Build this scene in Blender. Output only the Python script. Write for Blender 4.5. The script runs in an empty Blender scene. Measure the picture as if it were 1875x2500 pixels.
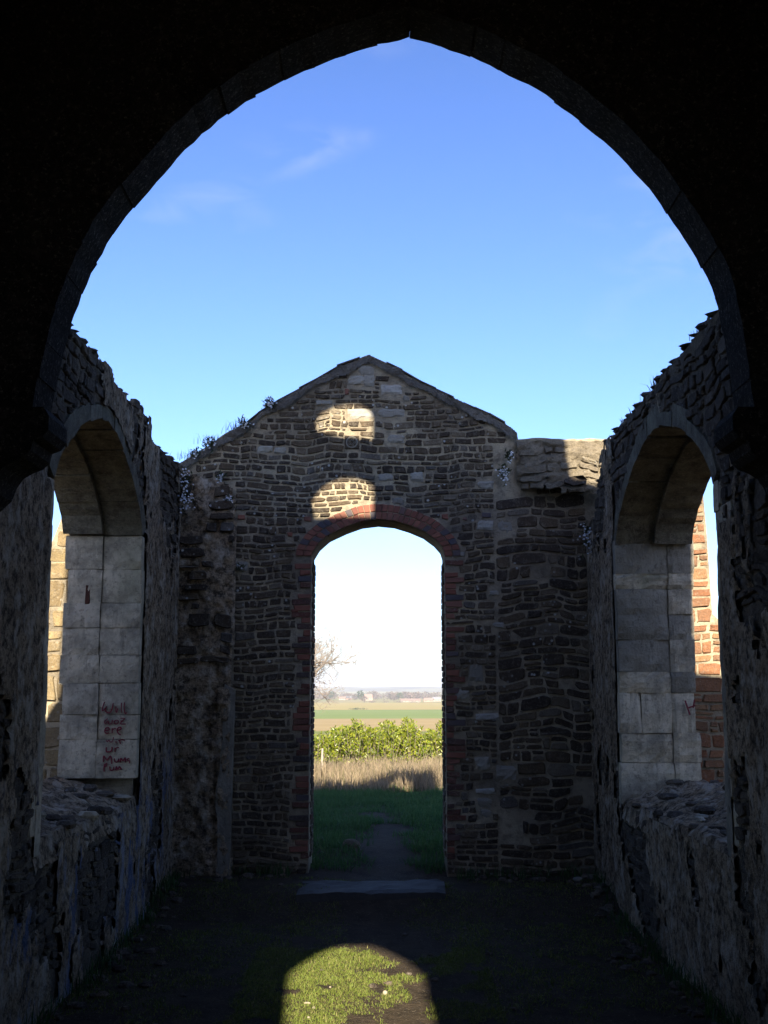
import bpy, math, random
import numpy as np
from mathutils import Vector, noise as mnoise
from mathutils.geometry import tessellate_polygon

SC = bpy.context.scene
COL = SC.collection
R = math.radians
SUN_T = 0.56                      # tangent of the sun's elevation
SUN_EL = math.atan(SUN_T)
SUN_DX = -0.012                   # sideways drift of the light for each metre northward

# ------------------------------------------------------------------ camera
F = 2900.0
PITCH = math.atan(435 / F)
EYE = 1.6
cam_d = bpy.data.cameras.new('camera')
cam = bpy.data.objects.new('camera', cam_d)
COL.objects.link(cam)
cam.location = (0, 0, EYE)
cam.rotation_euler = (math.pi / 2 + PITCH, 0, 0)
cam_d.sensor_fit = 'VERTICAL'
cam_d.sensor_height = 36
cam_d.lens = F / 2500 * 36
cam_d.clip_start = 0.05
cam_d.clip_end = 40000
SC.camera = cam

# ------------------------------------------------------------------ world and sun
w = bpy.data.worlds.new('World')
SC.world = w
w.use_nodes = True
nt = w.node_tree
nt.nodes.clear()
n_out = nt.nodes.new('ShaderNodeOutputWorld')
n_bg = nt.nodes.new('ShaderNodeBackground')
n_sky = nt.nodes.new('ShaderNodeTexSky')
n_sky.sky_type = 'NISHITA'
n_sky.sun_disc = False
n_sky.sun_elevation = SUN_EL
n_sky.sun_rotation = R(180)
n_sky.altitude = 100
n_sky.air_density = 1.0
n_sky.dust_density = 0.9
n_sky.ozone_density = 3.4
n_bg.inputs['Strength'].default_value = 0.05
# thin scattered wisps of cloud
tc = nt.nodes.new('ShaderNodeTexCoord')
mp = nt.nodes.new('ShaderNodeMapping')
mp.inputs['Scale'].default_value = (1.0, 1.0, 2.6)
mp.inputs['Location'].default_value = (0.37, 0.1, 0.42)
n1 = nt.nodes.new('ShaderNodeTexNoise'); n1.inputs['Scale'].default_value = 4.2; n1.inputs['Detail'].default_value = 2.0
n2 = nt.nodes.new('ShaderNodeTexNoise'); n2.inputs['Scale'].default_value = 17.0; n2.inputs['Detail'].default_value = 8.0; n2.inputs['Distortion'].default_value = 0.6
r1 = nt.nodes.new('ShaderNodeMapRange'); r1.inputs[1].default_value = 0.60; r1.inputs[2].default_value = 0.78
r2 = nt.nodes.new('ShaderNodeMapRange'); r2.inputs[1].default_value = 0.42; r2.inputs[2].default_value = 0.75
mul = nt.nodes.new('ShaderNodeMath'); mul.operation = 'MULTIPLY'
mul2 = nt.nodes.new('ShaderNodeMath'); mul2.operation = 'MULTIPLY'; mul2.inputs[1].default_value = 0.42
mixc = nt.nodes.new('ShaderNodeMix'); mixc.data_type = 'RGBA'
L = nt.links.new
L(tc.outputs['Generated'], mp.inputs['Vector'])
L(mp.outputs['Vector'], n1.inputs['Vector']); L(mp.outputs['Vector'], n2.inputs['Vector'])
L(n1.outputs['Fac'], r1.inputs[0]); L(n2.outputs['Fac'], r2.inputs[0])
L(r1.outputs[0], mul.inputs[0]); L(r2.outputs[0], mul.inputs[1])
L(mul.outputs[0], mul2.inputs[0])
L(mul2.outputs[0], mixc.inputs[0])
tint = nt.nodes.new('ShaderNodeMix'); tint.data_type = 'RGBA'; tint.blend_type = 'MULTIPLY'; tint.inputs[0].default_value = 1.0
tint.inputs[7].default_value = (0.88, 0.895, 1.11, 1)      # the camera's cool daylight balance
gam = nt.nodes.new('ShaderNodeGamma'); gam.inputs['Gamma'].default_value = 1.25      # and its contrast
L(n_sky.outputs[0], gam.inputs['Color']); L(gam.outputs[0], tint.inputs[6]); L(tint.outputs[2], mixc.inputs[6])
mixc.inputs[7].default_value = (6.0, 6.2, 6.6, 1)
L(mixc.outputs[2], n_bg.inputs['Color'])
L(n_bg.outputs[0], n_out.inputs['Surface'])

sun_d = bpy.data.lights.new('sun', 'SUN')
sun_d.energy = 5.0
sun_d.angle = R(0.53)
sun_d.color = (1.0, 0.90, 0.74)
sun = bpy.data.objects.new('sun', sun_d)
COL.objects.link(sun)
sun.rotation_euler = Vector((SUN_DX, 1, -SUN_T)).to_track_quat('-Z', 'Y').to_euler()
sun.location = (0, -20, 20)

vs = SC.view_settings
vs.view_transform = 'Standard'
vs.look = 'None'
vs.exposure = 1.75
vs.gamma = 1.0
vs.use_curve_mapping = False
SC.cycles.max_bounces = 6
SC.cycles.diffuse_bounces = 2
SC.cycles.volume_bounces = 0

# ------------------------------------------------------------------ pixel geometry of the survey photograph (wall outlines are measured on their own planes)
def ray(u, v):
    a = (u - 937.5) / F; b = -(v - 1250) / F
    return (a, math.cos(PITCH) - b * math.sin(PITCH), math.sin(PITCH) + b * math.cos(PITCH))
def onY(u, v, Y):
    d = ray(u, v); t = Y / d[1]; return (d[0] * t, EYE + d[2] * t)       # x, z
def onX(u, v, X):
    d = ray(u, v); t = X / d[0]; return (d[1] * t, EYE + d[2] * t)       # y, z
def onZ(u, v, Z):
    d = ray(u, v); t = (Z - EYE) / d[2]; return (d[0] * t, d[1] * t)     # x, y

# ------------------------------------------------------------------ materials
def new_mat(name):
    m = bpy.data.materials.new(name); m.use_nodes = True
    t = m.node_tree; b = t.nodes['Principled BSDF']
    b.inputs['Roughness'].default_value = 0.9
    if 'Specular IOR Level' in b.inputs: b.inputs['Specular IOR Level'].default_value = 0.03
    return m, t, b
class NT:
    def __init__(s, t): s.t = t
    def n(s, typ, **kw):
        x = s.t.nodes.new(typ)
        for k, v in kw.items(): setattr(x, k, v)
        return x
    def l(s, a, b): s.t.links.new(a, b)
    def coord(s, scale=(1, 1, 1), which='pos'):
        g = s.n('ShaderNodeNewGeometry')
        mpn = s.n('ShaderNodeMapping'); mpn.inputs['Scale'].default_value = scale
        s.l(g.outputs['Position'], mpn.inputs['Vector']); return mpn.outputs['Vector']
    def noise(s, vec, scale, detail=4.0, rough=0.55, dist=0.0):
        x = s.n('ShaderNodeTexNoise'); x.inputs['Scale'].default_value = scale
        x.inputs['Detail'].default_value = detail; x.inputs['Roughness'].default_value = rough; x.inputs['Distortion'].default_value = dist
        s.l(vec, x.inputs['Vector']); return x.outputs['Fac']
    def ramp(s, fac, lo, hi, a=0.0, b=1.0):
        x = s.n('ShaderNodeMapRange'); x.inputs[1].default_value = lo; x.inputs[2].default_value = hi
        x.inputs[3].default_value = a; x.inputs[4].default_value = b
        s.l(fac, x.inputs[0]); return x.outputs[0]
    def mix(s, fac, a, b, mode='MIX'):
        x = s.n('ShaderNodeMix', data_type='RGBA', blend_type=mode)
        for val, idx in ((fac, 0), (a, 6), (b, 7)):
            if hasattr(val, 'is_linked'): s.l(val, x.inputs[idx])
            elif idx == 0: x.inputs[0].default_value = val
            else: x.inputs[idx].default_value = (*val, 1)
        return x.outputs[2]
    def math(s, op, a, b=0.0):
        x = s.n('ShaderNodeMath', operation=op)
        for i, val in enumerate((a, b)):
            if hasattr(val, 'is_linked'): s.l(val, x.inputs[i])
            else: x.inputs[i].default_value = val
        return x.outputs[0]
    def rnd(s):
        o = s.n('ShaderNodeObjectInfo'); g = s.n('ShaderNodeNewGeometry')
        return s.math('FRACT', s.math('ADD', o.outputs['Random'], g.outputs['Random Per Island']))
    def cramp(s, fac, stops):
        x = s.n('ShaderNodeValToRGB'); e = x.color_ramp.elements
        e[0].position = stops[0][0]; e[0].color = (*stops[0][1], 1)
        e[1].position = stops[-1][0]; e[1].color = (*stops[-1][1], 1)
        for p, c in stops[1:-1]:
            k = e.new(p); k.color = (*c, 1)
        s.l(fac, x.inputs[0]); return x.outputs[0]
    def bump(s, h, strength, dist, bsdf):
        x = s.n('ShaderNodeBump'); x.inputs['Strength'].default_value = strength; x.inputs['Distance'].default_value = dist
        s.l(h, x.inputs['Height']); s.l(x.outputs[0], bsdf.inputs['Normal'])

def stone_mat(name, stops, lichen=0.5, mottling=0.5, bump=0.012):
    m, t, b = new_mat(name); q = NT(t)
    v = q.coord()
    c = q.cramp(q.rnd(), stops)
    a = q.noise(v, 9, 6, 0.65)
    c = q.mix(q.ramp(a, 0.35, 0.72, 0, mottling), c, (0.05, 0.042, 0.035))
    a2 = q.noise(v, 23, 5, 0.7)
    c = q.mix(q.ramp(a2, 0.52, 0.78, 0, mottling), c, (0.30, 0.26, 0.19))
    vo = q.n('ShaderNodeTexVoronoi'); vo.inputs['Scale'].default_value = 16
    q.l(v, vo.inputs['Vector'])
    spot = q.ramp(vo.outputs['Distance'], 0.13, 0.24, 1, 0)
    gate = q.ramp(q.noise(v, 2.4, 2), 0.48, 0.62, 0, lichen)
    c = q.mix(q.math('MULTIPLY', spot, gate), c, (0.52, 0.52, 0.46))
    c = q.mix(q.ramp(q.noise(v, 75, 4, 0.8), 0.50, 0.66, 0, 0.6), c, (0.04, 0.034, 0.028))
    c = q.mix(q.ramp(q.noise(v, 55, 4, 0.8), 0.56, 0.70, 0, 0.5), c, (0.36, 0.32, 0.25))
    q.l(c, b.inputs['Base Color'])
    q.bump(q.noise(v, 34, 7, 0.75), 1.0, bump, b)
    return m

M = {}
M['ironstone'] = stone_mat('ironstone', [(0, (0.040, 0.030, 0.022)), (0.3, (0.072, 0.053, 0.036)), (0.6, (0.105, 0.074, 0.044)), (0.8, (0.150, 0.110, 0.066)), (0.92, (0.21, 0.172, 0.118)), (1, (0.110, 0.098, 0.084))], 1.0, 0.6)
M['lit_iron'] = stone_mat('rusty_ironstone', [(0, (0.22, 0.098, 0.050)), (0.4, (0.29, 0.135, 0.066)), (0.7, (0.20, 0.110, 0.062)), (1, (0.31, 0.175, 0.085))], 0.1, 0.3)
M['yellow_stone'] = stone_mat('yellow_stone', [(0, (0.25, 0.185, 0.09)), (0.4, (0.32, 0.235, 0.115)), (0.7, (0.20, 0.145, 0.075)), (1, (0.29, 0.22, 0.115))], 0.4, 0.5)
M['side_stone'] = stone_mat('weathered_rubble', [(0, (0.090, 0.070, 0.052)), (0.4, (0.150, 0.118, 0.084)), (0.7, (0.22, 0.175, 0.125)), (1, (0.125, 0.105, 0.085))], 0.35, 0.7, 0.03)

def mortar_mat():
    m, t, b = new_mat('lime_mortar'); q = NT(t); v = q.coord()
    c = q.mix(q.ramp(q.noise(v, 3.0, 5), 0.35, 0.7), (0.46, 0.385, 0.255), (0.31, 0.26, 0.18))
    c = q.mix(q.ramp(q.noise(v, 13, 6, 0.7), 0.46, 0.70, 0, 0.8), c, (0.12, 0.10, 0.075))
    c = q.mix(q.ramp(q.noise(v, 1.3, 4, 0.6), 0.46, 0.62, 0, 0.65), c, (0.13, 0.105, 0.075))
    q.l(c, b.inputs['Base Color'])
    q.bump(q.noise(v, 40, 7, 0.75), 1.0, 0.02, b); return m
M['mortar'] = mortar_mat()
def grey_mortar():
    m, t, b = new_mat('grey_flaunching'); q = NT(t); v = q.coord()
    c = q.mix(q.ramp(q.noise(v, 4.0, 6, 0.7), 0.35, 0.7), (0.23, 0.205, 0.165), (0.12, 0.11, 0.095))
    c = q.mix(q.ramp(q.noise(v, 15, 5, 0.7), 0.56, 0.72, 0, 0.6), c, (0.36, 0.34, 0.29))
    q.l(c, b.inputs['Base Color'])
    q.bump(q.noise(v, 18, 8, 0.75), 1.0, 0.06, b); return m
M['flaunch'] = grey_mortar()
def limestone():
    m, t, b = new_mat('limestone'); q = NT(t); v = q.coord()
    c = q.cramp(q.rnd(), [(0, (0.50, 0.415, 0.275)), (0.5, (0.60, 0.505, 0.345)), (1, (0.54, 0.46, 0.325))])
    c = q.mix(q.ramp(q.noise(v, 5, 6, 0.7), 0.42, 0.70, 0, 0.85), c, (0.15, 0.135, 0.10))
    c = q.mix(q.ramp(q.noise(v, 28, 5, 0.75), 0.54, 0.68, 0, 0.7), c, (0.12, 0.10, 0.075))
    c = q.mix(q.ramp(q.noise(q.coord((3, 3, 0.5)), 5, 6, 0.75), 0.52, 0.68, 0, 0.65), c, (0.20, 0.17, 0.12))
    c = q.mix(q.ramp(q.noise(q.coord((1, 1, 0.4)), 3.1, 3), 0.55, 0.72, 0, 0.5), c, (0.27, 0.255, 0.14))
    q.l(c, b.inputs['Base Color'])
    q.bump(q.noise(v, 22, 8, 0.7), 0.8, 0.018, b); return m
M['limestone'] = limestone()
M['shaded_arch'] = stone_mat('shade_darkened_limestone', [(0, (0.018, 0.016, 0.013)), (0.5, (0.028, 0.025, 0.020)), (1, (0.014, 0.013, 0.011))], 0.03, 0.25)  # near-black colour holds the arch's shade, so it reads in silhouette
M['soffit'] = stone_mat('dark_olive_limestone', [(0, (0.21, 0.19, 0.125)), (0.5, (0.26, 0.235, 0.16)), (1, (0.17, 0.155, 0.105))], 0.1, 0.9)  # darker olive limestone for the window arch voussoirs
def pale():
    m, t, b = new_mat('pale_clunch'); q = NT(t); v = q.coord()
    c = q.cramp(q.rnd(), [(0, (0.20, 0.18, 0.14)), (0.5, (0.34, 0.315, 0.25)), (0.8, (0.24, 0.22, 0.175)), (1, (0.44, 0.415, 0.35))])
    c = q.mix(q.ramp(q.noise(v, 12, 6, 0.7), 0.5, 0.75, 0, 0.7), c, (0.22, 0.20, 0.17))
    q.l(c, b.inputs['Base Color']); q.bump(q.noise(v, 30, 7, 0.7), 0.8, 0.015, b); return m
M['pale'] = pale()
def brick():
    m, t, b = new_mat('red_brick'); q = NT(t); v = q.coord()
    c = q.cramp(q.rnd(), [(0, (0.21, 0.082, 0.055)), (0.35, (0.26, 0.110, 0.072)), (0.6, (0.17, 0.070, 0.050)), (0.8, (0.23, 0.110, 0.075)), (0.86, (0.11, 0.085, 0.080)), (1, (0.085, 0.080, 0.085))])
    c = q.mix(q.ramp(q.noise(v, 24, 6, 0.7), 0.5, 0.78, 0, 0.6), c, (0.16, 0.09, 0.07))
    q.l(c, b.inputs['Base Color']); q.bump(q.noise(v, 60, 5, 0.7), 0.6, 0.008, b); return m
M['brick'] = brick()
M['dirty_brick'] = stone_mat('dirty_brick', [(0, (0.15, 0.062, 0.045)), (0.4, (0.20, 0.078, 0.052)), (0.7, (0.13, 0.062, 0.048)), (0.85, (0.09, 0.075, 0.068)), (1, (0.17, 0.085, 0.06))], 0.2, 0.5)
def plaster(name, blue):
    m, t, b = new_mat(name); q = NT(t); v = q.coord(); vz = q.coord((1, 1, 0.75))
    c = q.mix(q.ramp(q.noise(vz, 3.4, 7, 0.7), 0.40, 0.62), (0.60, 0.45, 0.28), (0.34, 0.245, 0.145))
    c = q.mix(q.ramp(q.noise(v, 16, 6, 0.75), 0.46, 0.60, 0, 0.9), c, (0.055, 0.045, 0.035))
    c = q.mix(q.ramp(q.noise(v, 48, 5, 0.8), 0.50, 0.62, 0, 0.7), c, (0.07, 0.056, 0.042))
    c = q.mix(q.ramp(q.noise(vz, 8.0, 5, 0.7), 0.52, 0.64, 0, 0.85), c, (0.62, 0.53, 0.39))
    if blue:
        g = q.n('ShaderNodeNewGeometry'); sx = q.n('ShaderNodeSeparateXYZ'); q.l(g.outputs['Position'], sx.inputs[0])
        low = q.ramp(sx.outputs['Z'], 0.75, 1.3, 1, 0)
        bl = q.ramp(q.noise(q.coord((1, 1.2, 0.5)), 3.2, 7, 0.75), 0.53, 0.58, 0, 0.7)
        c = q.mix(q.math('MULTIPLY', low, bl), c, (0.10, 0.165, 0.30))
        wl = q.ramp(q.noise(q.coord((1, 1.7, 0.6)), 4.3, 5, 0.65), 0.55, 0.64, 0, 0.75)
        c = q.mix(q.math('MULTIPLY', low, wl), c, (0.40, 0.41, 0.44))
    q.l(c, b.inputs['Base Color']); q.bump(q.noise(v, 26, 8, 0.75), 1.0, 0.05, b); return m
M['plaster'] = plaster('decayed_plaster', False)
M['plaster_blue'] = plaster('decayed_plaster_with_paint', True)
def render_coat():
    m, t, b = new_mat('old_render'); q = NT(t); v = q.coord((1, 1, 0.7))
    c = q.mix(q.ramp(q.noise(v, 3.5, 6, 0.7), 0.4, 0.68), (0.33, 0.295, 0.225), (0.20, 0.175, 0.13))
    c = q.mix(q.ramp(q.noise(v, 20, 6, 0.7), 0.55, 0.7, 0, 0.7), c, (0.09, 0.078, 0.06))
    q.l(c, b.inputs['Base Color']); q.bump(q.noise(v, 30, 8, 0.7), 0.9, 0.03, b); return m
M['render'] = render_coat()
M['rough_rubble'] = stone_mat('crumbled_core', [(0, (0.28, 0.225, 0.155)), (1, (0.28, 0.225, 0.155))], 0.3, 0.8, 0.04)
M['ledge_stone'] = stone_mat('pale_ledge_stone', [(0, (0.20, 0.16, 0.11)), (0.5, (0.30, 0.25, 0.17)), (1, (0.24, 0.20, 0.14))], 0.4, 0.6, 0.03)
M['ledge'] = stone_mat('weathered_rubble_ledge', [(0, (0.34, 0.28, 0.19)), (1, (0.34, 0.28, 0.19))], 0.4, 0.55, 0.05)

def simple(name, stops, scale=6, rough=0.9, bump=0.0, spec=0.2):
    m, t, b = new_mat(name); q = NT(t)
    c = q.cramp(q.math('FRACT', q.math('ADD', q.rnd(), q.noise(q.coord(), scale, 3))), stops + [(1.0, stops[0][1])]) if len(stops) > 1 else None
    if c is None: b.inputs['Base Color'].default_value = (*stops[0][1], 1)
    else: q.l(c, b.inputs['Base Color'])
    b.inputs['Roughness'].default_value = rough
    if 'Specular IOR Level' in b.inputs: b.inputs['Specular IOR Level'].default_value = spec
    if bump: q.bump(q.noise(q.coord(), 30, 6), 0.8, bump, b)
    return m
def leafy(name, stops, trans=0.35, rough=0.6, spec=0.3):
    m, t, b = new_mat(name); q = NT(t)
    c = q.cramp(q.rnd(), stops); q.l(c, b.inputs['Base Color'])
    b.inputs['Roughness'].default_value = rough
    if 'Specular IOR Level' in b.inputs: b.inputs['Specular IOR Level'].default_value = spec
    tr = q.n('ShaderNodeBsdfTranslucent'); q.l(c, tr.inputs['Color'])
    mx = q.n('ShaderNodeMixShader'); mx.inputs[0].default_value = trans
    q.l(b.outputs[0], mx.inputs[1]); q.l(tr.outputs[0], mx.inputs[2])
    q.l(mx.outputs[0], t.nodes['Material Output'].inputs['Surface']); return m
M['grass'] = leafy('short_grass', [(0, (0.105, 0.150, 0.022)), (0.4, (0.145, 0.185, 0.030)), (0.75, (0.185, 0.21, 0.042)), (1, (0.25, 0.22, 0.085))])
M['meadow_grass'] = leafy('meadow_grass', [(0, (0.030, 0.085, 0.022)), (0.5, (0.045, 0.110, 0.028)), (1, (0.075, 0.135, 0.035))])
M['dry'] = leafy('dry_grass', [(0, (0.22, 0.165, 0.10)), (0.5, (0.32, 0.25, 0.155)), (0.8, (0.16, 0.125, 0.085)), (1, (0.13, 0.13, 0.05))], 0.25, 0.8, 0.1)
M['laurel'] = leafy('laurel_leaf', [(0, (0.085, 0.13, 0.012)), (0.35, (0.18, 0.22, 0.016)), (0.8, (0.29, 0.30, 0.03)), (1, (0.07, 0.11, 0.014))], 0.3, 0.35, 0.5)
M['bark'] = simple('bark', [(0, (0.24, 0.19, 0.14)), (0.5, (0.17, 0.135, 0.10))], 8, 0.95, 0.02)
M['twig'] = simple('pale_twig', [(0, (0.30, 0.25, 0.20)), (0.5, (0.24, 0.20, 0.16))], 8, 0.95)
M['petal'] = leafy('white_petal', [(0, (0.70, 0.70, 0.68)), (1, (0.78, 0.78, 0.74))], 0.2)
M['plant'] = leafy('wall_plant_leaf', [(0, (0.055, 0.075, 0.035)), (0.6, (0.085, 0.10, 0.05)), (1, (0.12, 0.115, 0.06))])
M['moss'] = leafy('wall_top_grass', [(0, (0.09, 0.085, 0.035)), (0.5, (0.13, 0.115, 0.05)), (1, (0.17, 0.14, 0.07))])
M['graffiti'] = simple('red_spray_paint', [(0, (0.20, 0.028, 0.040))])
M['slab'] = simple('worn_slab', [(0, (0.095, 0.088, 0.075)), (0.5, (0.06, 0.056, 0.05))], 5, 0.8, 0.01, 0.1)
M['pebble'] = simple('pale_pebble', [(0, (0.34, 0.29, 0.21)), (0.5, (0.26, 0.22, 0.16))], 9)
M['post'] = simple('weathered_wood', [(0, (0.30, 0.26, 0.20)), (0.5, (0.22, 0.19, 0.15))], 9)
M['rust'] = simple('rust', [(0, (0.075, 0.03, 0.018)), (0.5, (0.045, 0.02, 0.014))], 20, 0.9, 0.01)

# ------------------------------------------------------------------ mesh helpers
WL = {}                                                     # world location of every object made
def mesh_obj(name, verts, faces, mat, parent=None, origin=None, smooth=False, mesh=None):
    if mesh is None:
        v = np.asarray(verts, dtype=float)
        if origin is None: origin = v.mean(axis=0)
        me = bpy.data.meshes.new(name)
        me.from_pydata((v - np.array(origin)).tolist(), [], faces)
        if smooth: me.polygons.foreach_set('use_smooth', [True] * len(me.polygons))
        me.materials.append(M[mat] if isinstance(mat, str) else mat)
        me.update()
    else: me = mesh
    o = bpy.data.objects.new(name, me); COL.objects.link(o)
    pw = WL[parent.name] if parent else (0, 0, 0)
    if parent: o.parent = parent
    o.location = tuple(origin[i] - pw[i] for i in range(3))
    WL[o.name] = tuple(origin)
    return o
def big_mesh(name, verts, tris, mat, parent=None, origin=(0, 0, 0), quads=None):
    """numpy arrays of vertices and triangles, quickly"""
    me = bpy.data.meshes.new(name)
    v = np.asarray(verts, dtype=np.float32) - np.array(origin, dtype=np.float32)
    tris = np.asarray(tris, dtype=np.int32)
    k = tris.shape[1]
    me.vertices.add(len(v)); me.vertices.foreach_set('co', v.ravel())
    me.loops.add(tris.size); me.loops.foreach_set('vertex_index', tris.ravel())
    me.polygons.add(len(tris)); me.polygons.foreach_set('loop_start', np.arange(0, tris.size, k, dtype=np.int32))
    me.update(calc_edges=True); me.validate()
    return mesh_obj(name, None, None, mat, parent, origin, mesh=(me.materials.append(M[mat]) or me))
def empty(name, loc):
    o = bpy.data.objects.new(name, None); COL.objects.link(o); o.location = loc; o.empty_display_size = 0.2
    WL[o.name] = tuple(loc); return o
def tag(o, label, cat, group=None, kind=None):
    o['label'] = label; o['category'] = cat
    if group: o['group'] = group
    o['kind'] = kind or 'thing'
    return o
def fbm(x, y, z=0.0, o=4):
    return mnoise.fractal((x, y, z), 0.9, 2.1, o)
def N(x, y, z=0.0): return mnoise.noise((x, y, z))

def prism(name, polys, fr, d0, d1, mat, parent=None, origin=None):
    """outline with holes (2-D lists) pushed from depth d0 to d1; fr maps (s, t, d) to the world"""
    pts = [p for poly in polys for p in poly]; n = len(pts)
    tris = tessellate_polygon([[Vector((p[0], p[1], 0)) for p in poly] for poly in polys])
    v = [fr(p[0], p[1], d0) for p in pts] + [fr(p[0], p[1], d1) for p in pts]
    f = [tuple(t) for t in tris] + [tuple(i + n for i in reversed(t)) for t in tris]
    k = 0
    for poly in polys:
        m = len(poly)
        for i in range(m):
            a = k + i; b = k + (i + 1) % m
            f.append((a, b, b + n, a + n))
        k += m
    return mesh_obj(name, v, f, mat, parent, origin)

def block_geo(quad, fr, d_front, d_back, bev=0.008, jit=0.0, rng=random):
    """a squared stone: chamfered front, sides running back"""
    c = (sum(p[0] for p in quad) / 4, sum(p[1] for p in quad) / 4)
    q = [(p[0] + rng.uniform(-jit, jit), p[1] + rng.uniform(-jit, jit)) for p in quad]
    ins = []
    for p in q:
        dx, dy = c[0] - p[0], c[1] - p[1]; l = math.hypot(dx, dy) or 1
        ins.append((p[0] + dx / l * bev * 1.4, p[1] + dy / l * bev * 1.4))
    v = [fr(*p, d_back) for p in q] + [fr(*p, d_front - bev) for p in q] + [fr(*p, d_front + rng.uniform(-jit, jit) * 0.5) for p in ins]
    f = []
    for i in range(4):
        j = (i + 1) % 4
        f += [(i, j, j + 4, i + 4), (i + 4, j + 4, j + 8, i + 8)]
    f.append((8, 9, 10, 11)); f.append((3, 2, 1, 0))
    return v, f
def block(name, quad, fr, d_front, d_back, mat, parent, bev=0.008, jit=0.0, rng=random):
    v, f = block_geo(quad, fr, d_front, d_back, bev, jit, rng)
    return mesh_obj(name, v, f, mat, parent)
def rough_block(name, quad, fr, d_front, d_back, mat, parent, amp=0.006, seed=0.0, rng=random, n=6, m=4):
    """a dressed stone with a worn, uneven face and chipped arrises"""
    V, Fc = [], []; W = n + 1
    for j in range(m + 1):
        for i in range(n + 1):
            a, b = i / n, j / m
            s = (quad[0][0] * (1 - a) + quad[1][0] * a) * (1 - b) + (quad[3][0] * (1 - a) + quad[2][0] * a) * b
            t = (quad[0][1] * (1 - a) + quad[1][1] * a) * (1 - b) + (quad[3][1] * (1 - a) + quad[2][1] * a) * b
            e = (i in (0, n)) + (j in (0, m))
            d = d_front + amp * fbm(s * 7, t * 7, seed) + 0.5 * amp * N(s * 23, t * 23, seed) - e * rng.uniform(0.002, 0.002 + amp)
            V.append(fr(s, t, d))
    for j in range(m):
        for i in range(n): Fc.append((j * W + i, j * W + i + 1, (j + 1) * W + i + 1, (j + 1) * W + i))
    edge = [i for i in range(W)] + [j * W + n for j in range(1, m + 1)] + [m * W + i for i in range(n - 1, -1, -1)] + [j * W for j in range(m - 1, 0, -1)]
    k = len(V); per = []
    for i in edge:
        ii, jj = i % W, i // W; a, b = ii / n, jj / m
        s = (quad[0][0] * (1 - a) + quad[1][0] * a) * (1 - b) + (quad[3][0] * (1 - a) + quad[2][0] * a) * b
        t = (quad[0][1] * (1 - a) + quad[1][1] * a) * (1 - b) + (quad[3][1] * (1 - a) + quad[2][1] * a) * b
        V.append(fr(s, t, d_back))
    L_ = len(edge)
    for i in range(L_): Fc.append((edge[i], edge[(i + 1) % L_], k + (i + 1) % L_, k + i))
    return mesh_obj(name, V, Fc, mat, parent, smooth=False)
def rect(s0, s1, t0, t1): return [(s0, t0), (s1, t0), (s1, t1), (s0, t1)]

def pip(poly, xs, ys):
    xs = np.asarray(xs); ys = np.asarray(ys)
    inside = np.zeros(xs.shape, bool)
    n = len(poly)
    for i in range(n):
        x0, y0 = poly[i]; x1, y1 = poly[(i + 1) % n]
        if y0 == y1: continue
        c = ((y0 > ys) != (y1 > ys)) & (xs < (x1 - x0) * (ys - y0) / (y1 - y0) + x0)
        inside ^= c
    return inside
class Region:
    def __init__(s, outline, holes=(), rects=(), margin=0.0):
        s.o = outline; s.h = list(holes); s.r = [(a - margin, b + margin, c - margin, d + margin) for a, b, c, d in rects]
    def __call__(s, xs, ys):
        m = pip(s.o, xs, ys)
        for h in s.h: m &= ~pip(h, xs, ys)
        for a, b, c, d in s.r: m &= ~((xs > a) & (xs < b) & (ys > c) & (ys < d))
        return m

def courses(region, s0, s1, t0, t1, hmin, hmax, wmin, wmax, rng, gap=0.018, keep=None, warp=0.03, seed=0.0, split=0.22, sq=(3.2, 8.0)):
    """coursed rubble: a list of stone outlines, each (points, area)"""
    out = []; t = t0; step = 0.012
    grid = np.arange(s0, s1, step)
    row = 0
    while t < t1 - 0.02:
        h = rng.uniform(hmin, hmax); row += 1
        ok = region(grid, np.full(grid.shape, t + 0.22 * h)) & region(grid, np.full(grid.shape, t + 0.5 * h)) & region(grid, np.full(grid.shape, t + 0.78 * h))
        runs = []; i = 0
        while i < len(grid):
            if ok[i]:
                j = i
                while j + 1 < len(grid) and ok[j + 1]: j += 1
                runs.append((grid[i], grid[j])); i = j + 1
            else: i += 1
        for a, b in runs:
            x = a
            while x < b - 0.03:
                wd = rng.uniform(wmin, wmax) * (0.6 + 0.8 * rng.random())
                if b - (x + wd) < wmin * 0.7: wd = b - x
                cells = [(x, x + wd, t, t + h)]
                r = rng.random()
                if r < split and h > 0.075:
                    m = t + h * rng.uniform(0.38, 0.62); cells = [(x, x + wd, t, m), (x, x + wd, m, t + h)]
                for c in cells:
                    if keep and not keep((c[0] + c[1]) / 2, (c[2] + c[3]) / 2): continue
                    cs, ct = (c[0] + c[1]) / 2, (c[2] + c[3]) / 2
                    hw, hh = (c[1] - c[0] - gap) / 2, (c[3] - c[2] - gap * rng.uniform(0.7, 1.25)) / 2
                    if hw < 0.012 or hh < 0.010: continue
                    e = 2.0 / rng.uniform(sq[0], sq[1]); npt = 10 if hw < 0.12 else 12
                    ph = rng.uniform(0, 0.5); pts = []
                    sk = rng.uniform(-0.12, 0.12)
                    for k in range(npt):
                        an = 2 * math.pi * (k + ph) / npt
                        ca, sa = math.cos(an), math.sin(an)
                        px = hw * math.copysign(abs(ca) ** e, ca) + rng.uniform(-0.010, 0.006)
                        py = hh * math.copysign(abs(sa) ** e, sa) * rng.uniform(0.80, 1.08)
                        px += sk * py
                        ss, tt = cs + px, ct + py
                        tt += warp * N(ss * 1.7, tt * 1.3, seed) + 0.55 * warp * N(ss * 5, tt * 3, seed + 7)
                        pts.append((ss, tt))
                    out.append((pts, hw * hh * 4))
                x += wd
        t += h
    return out

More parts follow.
